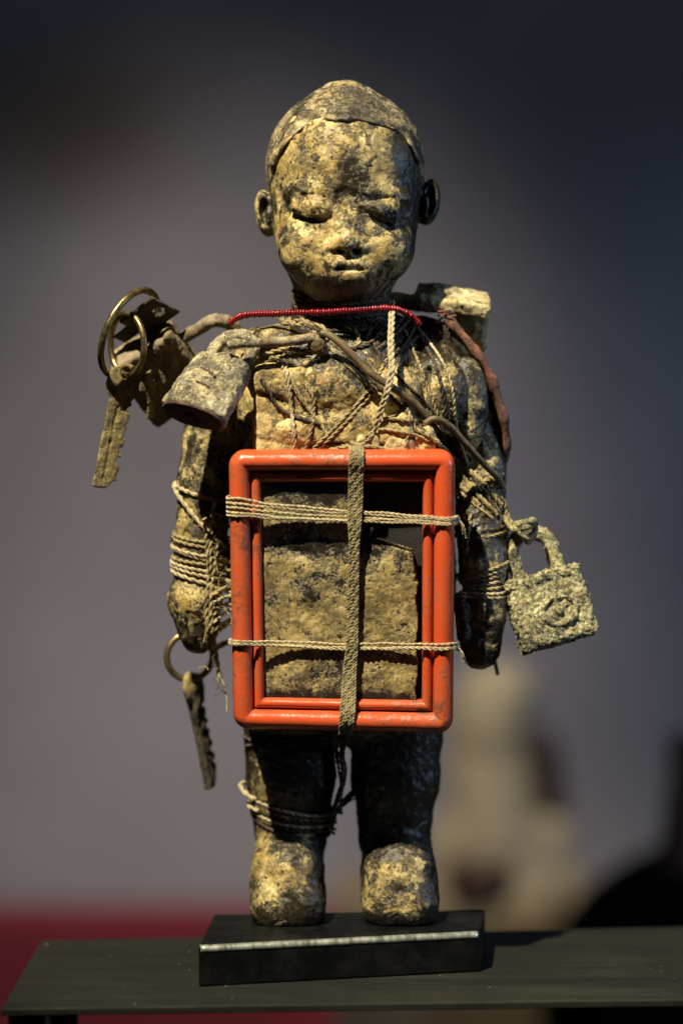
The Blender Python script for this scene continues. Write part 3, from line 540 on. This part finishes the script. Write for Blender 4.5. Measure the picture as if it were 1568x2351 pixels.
# small loose thread inside
t1b = cordthing('loose_thread', fp(100, 490, -5), 'thin curved thread stuck on the mud panel below the lower twine', 'thread')
P, f = tube(catmull([A(606, 1506, fY(1506, -14)), A(640, 1511, fY(1506, -14)), A(685, 1506, fY(1506, -14)), A(718, 1490, fY(1500, -8))], 3), 1.8); mk('strand', P, f, M_strap, t1b)
strap = cordthing('braided_strap', fp(280, 0, 34), 'flat olive braided strap running down the middle of the orange frame', 'strap')
sp_ = [(820, 1026, 14), (819, 1040, 30), (818, 1062, 34), (817, 1090, 26), (816, 1150, 19), (814, 1200, 21), (813, 1260, 15), (811, 1350, 12), (809, 1430, 9), (808, 1482, 11), (803, 1540, 9), (800, 1600, 22), (797, 1640, 33), (795, 1662, 31), (792, 1685, 14)]
for k in range(6):
    off = (k-2.5)
    def wd(v): return np.interp(v, [1026, 1060, 1180, 1260, 1480, 1560, 1640, 1690], [5.4, 5.6, 5.6, 3.6, 4.4, 5.4, 6.0, 4.6])
    pts = [A(u+off*wd(v), v, fY(v, h_)+(.8 if k % 2 else 0)) for u, v, h_ in sp_]; p = catmull(pts, 2.2)
    p[:, 1] += 1.0*np.sin(np.arange(len(p))*.55+k*2); P, f = rope(p, 3.5, pitch=15); mk('strand', P, f, M_strap, strap)
pts = [A(792, 1680, -190), A(788, 1702, -150), A(780, 1735, -120), A(790, 1770, -105), A(782, 1815, -92), A(772, 1868, -88)]
for k in range(5):
    P, f = rope(catmull([p+rng.normal(0, 7, 3) for p in pts], 3), 3.4); o = mk('frayed_end', P, f, M_twine3, strap)
kn = cordthing('twine_knot', A(820, 1025, -236), 'twine knot with spread ends tied just above the orange frame', 'knot')
F = Field(A(790, 1045, -222)-np.array((0, 40, 0)), A(850, 1000, -222)+np.array((0, 40, 0)), 2.2); F.ell(A(820, 1026, -222), (16, 12, 9), 4).cap(A(806, 1030, -232), A(834, 1018, -234), 6, 6, 3).cap(A(808, 1017, -232), A(832, 1030, -234), 6, 6, 3); P, Q = F.mesh(); mk('knot_body', P, Q, M_strap, kn)
for pts in ([(820, 1024, -232), (780, 1028, -226), (735, 1038, -214), (700, 1046, -208)], [(815, 1022, -232), (770, 1024), (720, 1032), (690, 1040)], [(826, 1022, -232), (870, 1028), (910, 1038)], [(822, 1018, -232), (842, 1002), (862, 985)], [(818, 1026, -234), (790, 1034, -226), (745, 1041, -220)]):
    cord(kn, pts, 4.2, M_twine2, twisted=True)
# ------------------------------------------------------------------ twine over the chest
c1 = cordthing('hanging_cord', A(897, 720, -150), 'double grey cord hanging from the right of the neck down the chest', 'cord')
for dx in (-3.6, 3.6): cord(c1, [(899+dx, 690, -118), (899+dx, 730, -160), (897+dx, 790, -205), (899+dx, 850, -236), (888+dx, 900, -240), (872+dx, 950, -230), (862+dx, 992, -218)], 4.3, M_twine)
c2 = cordthing('chest_twine', A(660, 830, -180), 'pale twine looped from the front padlock down the left chest')
for pts in ([(640, 826, -170), (652, 850, -185), (664, 900), (670, 950), (676, 1032)], [(655, 836, -175), (662, 870), (668, 920), (674, 980), (680, 1032)]): cord(c2, pts, 4.6, M_twine)
c3 = cordthing('chest_twine', A(840, 900, -200), 'crossed twine forming a V over the middle of the chest')
for pts in ([(856, 882), (830, 915), (790, 960), (750, 1000), (716, 1032)], [(864, 888), (838, 921), (798, 966), (758, 1006), (728, 1034)], [(664, 880), (700, 930), (735, 972), (752, 1000)], [(672, 884), (708, 936), (742, 978)], [(905, 790), (880, 840), (858, 884)], [(860, 984), (900, 988), (950, 998), (985, 1012)], [(862, 990), (845, 1010), (824, 1022)], [(936, 1000), (930, 1034)]):
    cord(c3, pts, 3.9, M_twine2)
c3b = cordthing('chest_twine', A(900, 930, -200), 'dark tangled cords crossing from the neck to the right elbow beside the wires')
for pts in ([(742, 790), (800, 830), (860, 880), (915, 930), (960, 975), (1010, 1030)], [(760, 785), (830, 840), (890, 900), (930, 940)], [(850, 770), (880, 830), (930, 880), (1000, 950), (1060, 1050)], [(930, 760), (960, 830), (985, 900), (1010, 970), (1040, 1060), (1060, 1120)], [(960, 760), (1000, 840), (1020, 920), (1030, 990)], [(880, 960), (930, 965), (990, 975), (1040, 1000)], [(600, 870), (640, 935), (690, 960), (740, 975)], [(700, 880), (720, 920), (716, 980), (700, 1034)], [(1060, 1050), (1090, 1100), (1120, 1140), (1150, 1190)], [(1046, 1120), (1080, 1150), (1130, 1190)]):
    cord(c3b, pts, random.uniform(3.4, 5.4), M_twine3 if random.random() < .6 else M_twine2)
c4 = cordthing('shoulder_twine', A(1010, 800, -120), 'thin pale thread from the neck down over the right shoulder', 'thread')
cord(c4, [(948, 740), (985, 785), (1010, 820), (1032, 870), (1042, 920), (1046, 970), (1058, 1020), (1075, 1070)], 3.6, M_twine)
c5 = cordthing('neck_wrapping', A(785, 720, -110), 'dark twine wound tightly round the neck under the beads')
for k, (ya, yb) in enumerate(((668, 690), (680, 700), (694, 712), (704, 720), (712, 735), (722, 742), (735, 748), (700, 690), (716, 700))):
    cord(c5, [(672+k*2, ya), (730, (ya+yb)/2+14), (800, (ya+yb)/2+18), (860, (ya+yb)/2+12), (896-k*2, yb)], 4.6, M_twine3)
for pts in ([(900, 700), (880, 750), (845, 790), (800, 800)], [(940, 735), (905, 770), (870, 800)], [(955, 745), (930, 790), (900, 815)], [(830, 720), (850, 745), (840, 780)], [(770, 720), (820, 745), (880, 750), (930, 730)], [(925, 730), (900, 760), (860, 770)], [(960, 770), (925, 800), (880, 825)]): cord(c5, pts, 4.6, M_twine3)
c6 = cordthing('shoulder_wrapping', A(690, 790, -150), 'muddy twine wound round the rod and left collarbone')
for pts in ([(612, 812, -165), (660, 800, -182), (700, 806, -192), (735, 800, -190)], [(618, 822, -165), (670, 818, -188), (715, 818, -190)], [(700, 745), (735, 748), (752, 765), (750, 782)], [(788, 752), (815, 760), (824, 785), (812, 800)], [(700, 770), (730, 790), (752, 806)], [(720, 760), (742, 800), (738, 820)], [(648, 745), (690, 735), (720, 745)], [(640, 730), (680, 745), (708, 738)], [(770, 815), (800, 840), (830, 868), (862, 896)], [(760, 800), (810, 848), (850, 880)]):
    cord(c6, pts, 5.2, M_twine2)
F = Field(A(700, 830, -190)-np.array((0, 40, 0)), A(760, 750, -190)+np.array((0, 40, 0)), 2.6); F.ell(A(728, 790, -186), (22, 20, 24), 4).ell(A(738, 806, -184), (16, 14, 12), 4); P, Q = F.mesh(); N = normals(P, Q); P = P+N*(fbm(P, 14, 3)*3)[:, None]; mk('wrapped_lump', P, Q, M_wire, c6)
# beads
bp = lay([(528, 742, -95), (548, 728, -105), (575, 722, -118), (640, 720, -138), (690, 718, -150), (740, 717, -160), (800, 713, -165), (850, 709, -158), (895, 708, -146), (925, 715, -128), (950, 732, -112), (965, 750, -100)], 8, 1.0)
neck = empty('bead_necklace', bp[0], 'string of small red beads lying round the neck and left shoulder', 'necklace')
L = np.concatenate([[0], np.cumsum(np.linalg.norm(np.diff(bp, axis=0), axis=1))]); T = np.gradient(bp, axis=0)
a = np.linspace(0, 2*np.pi, 10, endpoint=False); vs = []; prf = [(-3.1, 2.0), (-2.9, 4.6), (-1.7, 8.0), (1.7, 8.0), (2.9, 4.6), (3.1, 2.0)]
for xx_, rr in prf: vs += [(xx_*S, rr*math.cos(t_)*S, rr*math.sin(t_)*S) for t_ in a]
bme = bpy.data.meshes.new('bead'); bme.from_pydata(vs, [], [(i*10+k, i*10+(k+1) % 10, (i+1)*10+(k+1) % 10, (i+1)*10+k)[::-1] for i in range(5) for k in range(10)]+[tuple(range(10)), tuple(range(50, 60))[::-1]])
bme.polygons.foreach_set('use_smooth', [True]*len(bme.polygons)); bme.materials.append(M_bead); bme.update()
s_ = 3.
while s_ < L[-1]-3:
    p = np.array([np.interp(s_, L, bp[:, i]) for i in range(3)]); d = np.array([np.interp(s_, L, T[:, i]) for i in range(3)])
    o = bpy.data.objects.new('bead', bme); sc.collection.objects.link(o); o.parent = neck; o.location = V3(p-bp[0])*S
    o.rotation_euler = (V3(d)+Vector((random.uniform(-.06, .06), 0, random.uniform(-.06, .06)))*d.max()).to_track_quat('X', 'Z').to_euler(); k_ = random.uniform(.8, 1.1); o.scale = (k_, k_, k_); s_ += 6.4
P, f = tube(bp[::6], 1.6, 5); mk('string', P, f, M_twine3, neck)
# ------------------------------------------------------------------ rusty wires on the right chest
w1 = empty('rusty_wire', A(740, 765, -200), 'smooth rusty wire crossing the chest from the neck to the right', 'wire')
P, f = tube(lay([(736, 764, -196), (760, 772, -204), (800, 806, -212), (850, 856, -218), (900, 890, -214), (950, 925, -196), (985, 965, -178), (1003, 990, -165)], 9), 8.6, 9); mk('rod', P, f, M_wire, w1)
w2 = empty('rusty_wire', A(985, 965, -180), 'rusty wire hook running from mid chest down to the right elbow', 'wire')
P, f = tube(lay([(978, 985, -182), (980, 970, -188), (1000, 962, -190), (1030, 976, -176), (1070, 1020, -150), (1110, 1065, -118), (1140, 1095, -92), (1154, 1118, -70)], 8), 7.6, 9); mk('rod', P, f, M_wire, w2)
w3 = empty('rope_loop', A(940, 930, -190), 'twisted muddy rope hanging from the chest wire to the right elbow', 'rope')
for pts in ([(930, 925, -186), (940, 955), (955, 985), (985, 1000)], [(985, 1000), (1030, 1040), (1070, 1075), (1110, 1110), (1150, 1160)], [(1000, 1010), (1040, 1060), (1060, 1100), (1100, 1140), (1140, 1180)], [(1050, 1060), (1075, 1110), (1120, 1130), (1155, 1150), (1160, 1190)], [(1150, 1150, -60), (1162, 1172, -64), (1168, 1200, -78), (1180, 1212, -92)], [(1046, 1086), (1066, 1120), (1100, 1160)], [(1108, 1108), (1128, 1098), (1140, 1112), (1122, 1126)]):
    cord(w3, pts, 6.2, M_twine2, strands=3)
# ------------------------------------------------------------------ arm and leg bindings
la = cordthing('arm_twine', A(460, 1200, -40), 'twine wound many times round the left forearm beside the frame')
for v, tx, ty, m_, r in ((1128, -.28, .12, M_twine, 6), (1232, -.15, .06, M_twine2, 5), (1246, -.2, .02, M_twine2, 5), (1264, -.22, .04, M_twine, 5.4), (1284, -.15, .03, M_twine2, 5), (1298, -.2, .03, M_twine, 5), (1308, -.25, .04, M_twine, 5.4), (1322, -.3, .05, M_twine, 6.4), (1274, -.3, .0, M_twine2, 4.6)):
    wrap(la, (468-(v-1100)*.06, v, -25), r, m_, 170, 395, tx, ty, 66)
wrap(la, (468, 1185, -25), 6.5, M_twine, 150, 330, -1.1, .25, 66); 
for pts in ([(494, 1150), (486, 1190), (484, 1250), (482, 1300), (476, 1360), (474, 1410), (480, 1460), (492, 1500)], [(486, 1180), (496, 1215), (498, 1260), (492, 1300), (486, 1350), (484, 1400), (488, 1450), (497, 1500), (504, 1560)], [(470, 1190), (474, 1240), (478, 1290), (480, 1340)]): cord(la, [(u, v, -118) if i in (0,) else (u, v) for i, (u, v) in enumerate(pts)], 5.2, M_twine2)
lb = cordthing('waist_twine', A(510, 1330, -90), 'tangle of muddy twine between the left forearm and the frame')
for k in range(20):
    y0 = 1180+k*17+random.uniform(-5, 5); sl = random.uniform(4, 30)*(1 if k < 11 else -1.6); cord(lb, [(486+random.uniform(-4, 6), y0), (510, y0+sl*.5), (548, y0+sl)], random.uniform(3.6, 5), M_twine2 if k % 3 else M_twine)
for k in range(34):
    u, v = random.uniform(478, 520), random.uniform(1150, 1580); y = (surfY(u, v) or -80)-4; a = A(u, v, y); d = rng.normal(0, 14, 3)+np.array((0, -6, -8))
    P, f = tube(catmull([a, a+d*.6+rng.normal(0, 4, 3), a+d*1.5+np.array((0, 0, -8))], 3), 1.2, 4); o = mk('stray_fibre', P, f, M_twine3 if k % 3 else M_twine2, lb)
ra = cordthing('arm_twine', A(1110, 1320, -50), 'twine wound round the right wrist beside the corroded padlock')
for v, tx, ty, m_ in ((1205, .1, .1, M_twine3), (1218, .12, .1, M_twine2), (1306, .28, .02, M_twine2), (1316, .26, .0, M_twine), (1326, .22, .0, M_twine2), (1336, .16, .02, M_twine), (1346, .06, .02, M_twine2), (1356, -.02, .02, M_twine), (1364, -.05, .02, M_twine2)): wrap(ra, (1106, v, -42 if v < 1250 else -88), 4.8, m_, 150, 400, tx, ty, 60)
for pts in ([(1062, 1180), (1072, 1210), (1066, 1250), (1068, 1310)], [(1080, 1180), (1074, 1230), (1070, 1280)]): cord(ra, pts, 5, M_twine2)
lt = cordthing('leg_twine', A(590, 1840, -40), 'twine wound round the left knee with loose loops on its outer side')
for v, tx, ty, m_, r in ((1838, .22, .10, M_twine, 5), (1850, .2, .10, M_twine2, 5), (1858, .22, .10, M_twine3, 5), (1868, .18, .11, M_twine, 5), (1878, .2, .10, M_twine3, 5), (1845, .2, .10, M_twine3, 5), (1890, .26, .12, M_twine3, 5)): wrap(lt, (668, v, 0), r, m_, 160, 380, -tx, ty, 112)
P, f = rope(catmull([A(588, 1836, -60), A(566, 1824, -50), A(553, 1806, -30), A(560, 1798, 0), A(590, 1800, 40)], 2.5), 5.6); mk('loop', P, f, M_twine, lt)
P, f = rope(catmull([A(596, 1862, -62), A(574, 1852, -45), A(572, 1842, -20), A(590, 1838, 20)], 2.5), 5.2); mk('loop', P, f, M_twine, lt)
lg = cordthing('leg_twine', A(770, 1890, -80), 'dark frayed twine hanging between the two legs')
for k in range(7):
    P, f = rope(catmull([A(815+random.uniform(-6, 16), 1808+random.uniform(-10, 20), -70), A(792+random.uniform(-6, 6), 1838+random.uniform(-8, 8), -80), A(774+random.uniform(-5, 5), 1862, -84), A(764+random.uniform(-10, 8), 1880+random.uniform(-10, 36), -80)], 3), 2.6); mk('strand', P, f, M_twine3, lg)
for pts in ([(700, 1868), (735, 1882), (770, 1905, -70)], [(700, 1880), (740, 1900), (768, 1914, -70)], [(640, 1740), (690, 1725), (745, 1722)], [(560, 1690), (620, 1720), (680, 1705), (760, 1700)], [(566, 1712), (640, 1700), (760, 1690)], [(600, 1740), (650, 1760), (680, 1790)]): cord(lg, pts, 3.6, M_twine3)
rt_ = cordthing('red_thread', A(398, 1246, -40), 'tiny tuft of red thread caught on the left forearm', 'thread')
for pts in ([A(411, 1240, -40), A(402, 1240, -46), A(392, 1242, -48)], [A(410, 1246, -40), A(404, 1254, -46), A(407, 1266, -48)], [A(409, 1242, -44), A(398, 1236, -52), A(393, 1234, -52)]): P, f = tube(catmull(pts, 2), 2.6, 5); mk('strand', P, f, M_leather, rt_)
tw = empty('twig', A(1135, 1515, -20), 'small dark twig sticking out under the right hand', 'twig')
P, f = tube(catmull([A(1126, 1500, -30), A(1136, 1522, -20), A(1142, 1549, -14)], 3), [4.5]*len(catmull([A(1126, 1500, -30), A(1136, 1522, -20), A(1142, 1549, -14)], 3)), 6); mk('stem', P, f, M_keyd, tw)
P, f = tube(catmull([A(1134, 1518, -20), A(1140, 1512, -24)], 2), 3, 6); mk('stub', P, f, M_keyd, tw)
# ------------------------------------------------------------------ cloth, leather, block on the shoulders
ls = empty('leather_strip', A(1040, 740, 20), 'reddish leather strip curving over the right shoulder behind the arm', 'strip')
p = catmull([A(1026, 734, -40), A(1046, 752, -54), A(1088, 802, -66), A(1119, 848, -64), A(1143, 912, -56), A(1158, 968, -44), A(1162, 1010, -30), A(1158, 1060, -6)], 4); rr = 10+2*np.sin(np.arange(len(p))*.3)
P, f = tube(p, rr, 9); P = P+(fbm(P, 14, 3)*3)[:, None]*unit((.5, -.7, .5)); mk('cord_edge', P, f, M_leather, ls)
sh = [];  n_ = len(p)
for i in range(n_):
    for q in (p[i], p[i]*.5+(p[i]+np.array((-60, 50, -30)))*.5, p[i]+np.array((-75, 70, -40))): sh.append(q)
P = np.array(sh); mk('flap', P, [(i*3+j, i*3+j+1, (i+1)*3+j+1, (i+1)*3+j) for i in range(n_-1) for j in range(2)], M_keyd, ls)
for k in range(9):
    a = A(1000+random.uniform(0, 46), 705+random.uniform(0, 36), -20); P, f = tube(catmull([a, a+rng.normal(0, 10, 3), a+rng.normal(0, 16, 3)+np.array((8, -4, -10))], 3), 2.6, 5); mk('fray', P, f, M_leather, ls)
c = A(1035, 720, 40); F = Field(c-np.array((190, 150, 130)), c+np.array((130, 150, 110)), 3.0); R_ = rot('Y', 8)@rot('X', 16)
F.box(A(1040, 690, 34), (84, 60, 17), 9, 4, 'u', R_).ell(A(1008, 678, 40), (46, 46, 24), 20).box(A(1080, 748, 70), (40, 50, 46), 12, 10, 'u', R_).cap(A(905, 690, 60), A(990, 697, 80), 20, 20, 16)
P, Q = F.mesh(); N = normals(P, Q); P = P+N*(fbm(P, 60, 4)*4+fbm(P+11, 14, 3)*2)[:, None]
tag(mk('clay_block', P, Q, M_wood), 'chipped clay coated block behind the right shoulder with a lit pale top', 'block')
# dark fur between neck and block
# ------------------------------------------------------------------ padlocks
LG = 'old padlocks hung on the figurine'
def padlock(label, c, X, Z, wd, ht, th, m, leg, rs, sx, crust, seed, barrel=False, bottom=None, h=3.0, keyhole=True):
    c = np.asarray(c); root = empty('padlock', c-unit(Z)*ht/2, label, 'padlock', LG)
    F = Field((-wd*.7, -th, -ht*.68), (wd*.7, th, ht*.68), h)
    if barrel:
        def fn(x, y, z):
            s1 = 1-.12*(z/ht+.5)-.10*np.clip(z/ht*2-.2, 0, 1)**2
            q = ((np.abs(x)/(wd/2*s1))**2.6+(np.abs(y)/(th/2))**2.3)**(1/2.45); d1 = (q-1)*min(wd, th)/2; d2 = np.abs(z)-ht/2
            r = 7; return np.minimum(np.maximum(d1+r, d2+r), 0)+np.sqrt(np.maximum(d1+r, 0)**2+np.maximum(d2+r, 0)**2)-r
        F.put(fn, (0, 0, 0), (wd, th, ht*.6), 0)
    else:
        F.box((0, 0, 0), (wd/2, th/2, ht/2), 11, 0)
        F.box((0, 0, ht/2-14), (wd/2+2.5, th/2+2.5, 9), 5, 6)
    P, Q = F.mesh(); N = normals(P, Q); P0 = P
    P = P+N*(fbm(P+seed, 42, 4, .55)*crust*(.75 if crust > 7 else 1)+fbm(P+seed*3, 8, 2, .6)*crust*(.6 if crust > 7 else .4))[:, None]
    mk('lock_body', place(P, c, X, Z), Q, m, root)
    F = Field((-wd*.6, -rs*2.2, ht*.2), (wd*.6, rs*2.2, ht*.5+leg+sx+rs*3), max(2.2, h*.8)); pts = [(-sx, 0, ht*.42), (-sx, 0, ht*.5+leg)]
    pts += [(-sx*math.cos(a), 0, ht*.5+leg+sx*math.sin(a)) for a in np.linspace(0, math.pi, 14)]+[(sx, 0, ht*.42)]
    F.path(pts, rs, 2); P, Q = F.mesh(); N = normals(P, Q); P = P+N*(fbm(P+seed, 20, 3)*crust*.6)[:, None]; mk('shackle', place(P, c, X, Z), Q, m, root)
    return root, c
# front left padlock
C1 = A(482, 892, -205); X1 = (137, -76, -28); Z1 = (66, 92, 118)
r1, _ = padlock('barrel shaped rusty padlock in front of the left shoulder, showing its dark bottom', C1, X1, Z1, 164, 156, 84, M_lock, 36, 14.5, 46, 5.0, 11, True)
a = np.linspace(0, 2*np.pi, 48, endpoint=False); ring = lambda s_, z: np.stack([np.sign(np.cos(a))*np.abs(np.cos(a))**.85*82*s_, np.sign(np.sin(a))*np.abs(np.sin(a))**.9*42*s_, np.full(48, z)], 1)
vs = np.vstack([ring(.93, -76), ring(.95, -81), ring(.90, -83.5), ring(.5, -82), ring(.16, -81), ring(.12, -66)]); vs[-96:, 0] = vs[-96:, 0]*1.2-6
f = [(i*48+k, i*48+(k+1) % 48, (i+1)*48+(k+1) % 48, (i+1)*48+k)[::-1] for i in range(5) for k in range(48)]+[tuple(range(240, 288))[::-1]]
o = mk('bottom_plate', place(vs, C1, X1, Z1), f, M_lockb, r1); o['label'] = 'dark red brown bottom plate'
F = Field((-26, -22, -92), (16, 22, -60), 1.8); F.ell((-6, 0, -80), (15, 11, 6.5), 2); P, Q = F.mesh(); mk('keyhole', place(P, C1, X1, Z1), Q, M_black, r1)
for a_, b_ in (((-20, -43, 20), (25, -43, 6)), ((-10, -43, -18), (26, -42, -26))):       # worn slots of the stamped face
    P, f = tube(catmull([place(np.array([p_]), C1, X1, Z1)[0] for p_ in (a_, ((a_[0]+b_[0])/2, -41.5, (a_[2]+b_[2])/2+2), b_)], 3), 3.0, 6); P = P+(fbm(P, 9, 2)*2.4)[:, None]*np.array((.4, .3, .8)); mk('worn_slot', P, f, M_lockb, r1)
rod = empty('iron_rod', A(527, 788, -212), 'crusty iron rod pushed through the front padlock shackle', 'rod')
p = lay([(524, 792, -214), (550, 788, -218), (600, 786, -214), (660, 783, -206), (720, 775, -196)], 10); P, f = tube(p, 11, 10); P = P+(fbm(P, 16, 3)*3)[:, None]*np.array((0, -.6, .8)); mk('rod_shaft', P, f, M_rod, rod)
# back left padlock, out of focus
padlock('dark dusty padlock lying behind the left shoulder under the key ring', A(374, 856, 45), (105, 100, -150), (130, -30, 100), 196, 168, 84, M_back, 66, 15, 50, 4, 23)
# right corroded padlock
CR = A(1262, 1398, -95); XR = (160, 30, 42); ZR = (-42, 44, 160)
r3, _ = padlock('heavily corroded greenish padlock hanging beside the right hand', CR, XR, ZR, 180, 166, 66, M_crust, 52, 17, 47, 7.2, 57, h=2.4)
F = Field((-60, -60, -60), (60, 10, 60), 2.4)
for rr in (38,): F.path([(rr*math.cos(t_), -33, rr*.85*math.sin(t_)-12) for t_ in np.linspace(0, 2*np.pi, 26)], 4.5, 4)
F.ell((0, -33, -12), (12, 6, 10), 4); P, Q = F.mesh(); N = normals(P, Q); P = P+N*(fbm(P+9, 12, 3)*4)[:, None]; P = P+N*(fbm(P+70, 24, 3)*6)[:, None]; mk('boss', place(P+np.array((12, 0, 0)), CR, XR, ZR), Q, M_crust, r3)
lp = cordthing('wire_loop', A(1200, 1215, -95), 'crusted wire loop tying the corroded padlock to the right elbow', 'wire loop')
for pts, r in (([(1150, 1170, -60), (1166, 1195, -72), (1184, 1204, -90), (1206, 1200, -112), (1222, 1196, -116), (1226, 1206, -96), (1222, 1230, -80), (1208, 1246, -84)], 9), ([(1160, 1190, -70), (1180, 1214, -100), (1206, 1210, -116), (1222, 1204, -110)], 8), ([(1166, 1216, -75), (1160, 1260, -70), (1164, 1310, -70), (1160, 1345, -70)], 4), ([(1192, 1206, -110), (1198, 1226, -110), (1212, 1236, -104), (1222, 1226, -98)], 8)):
    p = catmull([A(*q) for q in pts], 3); P, f = tube(p, r, 8); P = P+(fbm(P, 10, 3)*2.6)[:, None]*np.array((.5, -.6, .6)); mk('wire', P, f, M_crust if r > 4 else M_twine2, lp)
# ------------------------------------------------------------------ key rings and keys
def ringobj(label, c, maj, mnr, r, m, group='split key rings'):
    c = A(*c); maj = np.array((maj[0], 0, -maj[1]), float); R = np.linalg.norm(maj); mn = np.array((mnr[0], 0, -mnr[1]), float); l = np.linalg.norm(mn); mn[1] = math.sqrt(max(R*R-l*l, 0)); mn *= R/np.linalg.norm(mn)
    root = empty('key_ring', c-np.array((0, 0, R)), label, 'key ring', group); n3_ = unit(np.cross(maj, mn))
    p = np.array([c+maj*math.cos(t_)+mn*math.sin(t_)+n3_*1.2*math.sin(t_*.5) for t_ in np.linspace(0, 2*np.pi, 80, endpoint=False)])
    P, f = tube(p, r*1.25, 10, closed=True); mk('band', P, f, m, root)
    return root
def key(label, c, Zd, Xd, L, bow, wd, m, m2=None, th=9, square=False, notch=True, seed=1, hole=True):
    """c: hole of the bow; Zd: from the tip to the bow"""
    root = empty('key', A(*c)-unit(Zd)*L*.5, label, 'key', 'keys hung on the figurine'); cc = A(*c)
    F = Field((-bow*1.3, -th*1.6, -bow*1.9), (bow*1.3, th*1.6, bow*.8), 2.6)
    if square: F.box((0, 0, -bow*.55), (bow*.95, th/2, bow*1.1), 6, 0); F.box((0, 0, -bow*.55), (bow*.78, th/2+1.5, bow*.9), 6, 3)
    else: F.ell((0, 0, -bow*.5), (bow, th*.62, bow*1.05), 0); F.box((0, 0, -bow*1.35), (bow*.5, th/2, bow*.4), 4, 8)
    if hole: F.cap((0, -40, 0), (0, 40, 0), bow*.30, bow*.30, 2, 's')
    P, Q = F.mesh(); N = normals(P, Q); P = P+N*(fbm(P+seed, 22, 3)*1.5)[:, None]; mk('bow', place(P, cc, Xd, Zd), Q, m, root)
    F = Field((-wd, -th*1.4, -L-4), (wd, th*1.4, -bow*1.3), 2.4); F.box((0, 0, -(L+bow*1.4)/2), (wd/2, th*.42, (L-bow*1.4)/2), 4, 0)
    F.cap((-wd*.1, -th*.5, -bow*1.5), (-wd*.1, -th*.5, -L+8), 2.6, 2.6, 3, 's')
    if notch:
        rr = random.Random(seed)
        for i in range(6): z = -bow*1.9-(L-bow*2.1)*(i+rr.uniform(-.25, .25))/6; F.box((wd/2, 0, z), (rr.uniform(3, 15), th, rr.uniform(4, 9)), 2, 4, 's', rot('Y', rr.uniform(-10, 40)))
        F.box((wd/2, 0, -L), (wd*.35, th, 14), 2, 2, 's', rot('Y', 40))
    P, Q = F.mesh(); N = normals(P, Q); P = P+N*(fbm(P+seed, 26, 4)*2.2)[:, None]; mk('blade', place(P, cc, Xd, Zd), Q, m2 or m, root)
    return root
ringobj('large brass key ring leaning against the back padlock', (298, 764, -45), (-42, 95), (42, 19), 6.5, M_brass)
ringobj('small brass key ring linking the hanging keys to the large ring', (292, 791, -62), (4, 70), (-42, 6), 6, M_brass)
ringobj('thin brass key ring hanging below the left hand', (436, 1507, 30), (4, 54), (52, -4), 6, M_brass)
key('dirty serrated key with its blade pointing down, front of the left bunch', (290, 858, -60), (42, 0, 180), (70, 30, -14), 266, 44, 56, M_key, seed=3)
key('narrow key seen edge on at the far left of the bunch', (256, 868, -45), (-6, 20, 100), (18, 80, 0), 100, 30, 26, M_key, seed=5)
key('brown key with an open bow, right of the left bunch', (352, 866, -70), (30, -10, 100), (60, 40, 10), 100, 36, 32, M_key, seed=8)
key('dark square key head above the back padlock, threaded on the large ring', (364, 712, -45), (44, -60, 60), (62, 63, -34), 130, 50, 40, M_keyd, square=True, notch=False, seed=9)
key('long dark key hanging on the thin ring, its edge catching light', (437, 1562, 25), (-44, 0, 236), (26, 74, 6), 256, 40, 44, M_key, M_keyd, th=22, seed=12)
key('dark key behind the lower key, seen from its narrow side', (449, 1562, 62), (-36, 0, 230), (30, 60, 8), 232, 34, 36, M_keyd, th=12, seed=14)
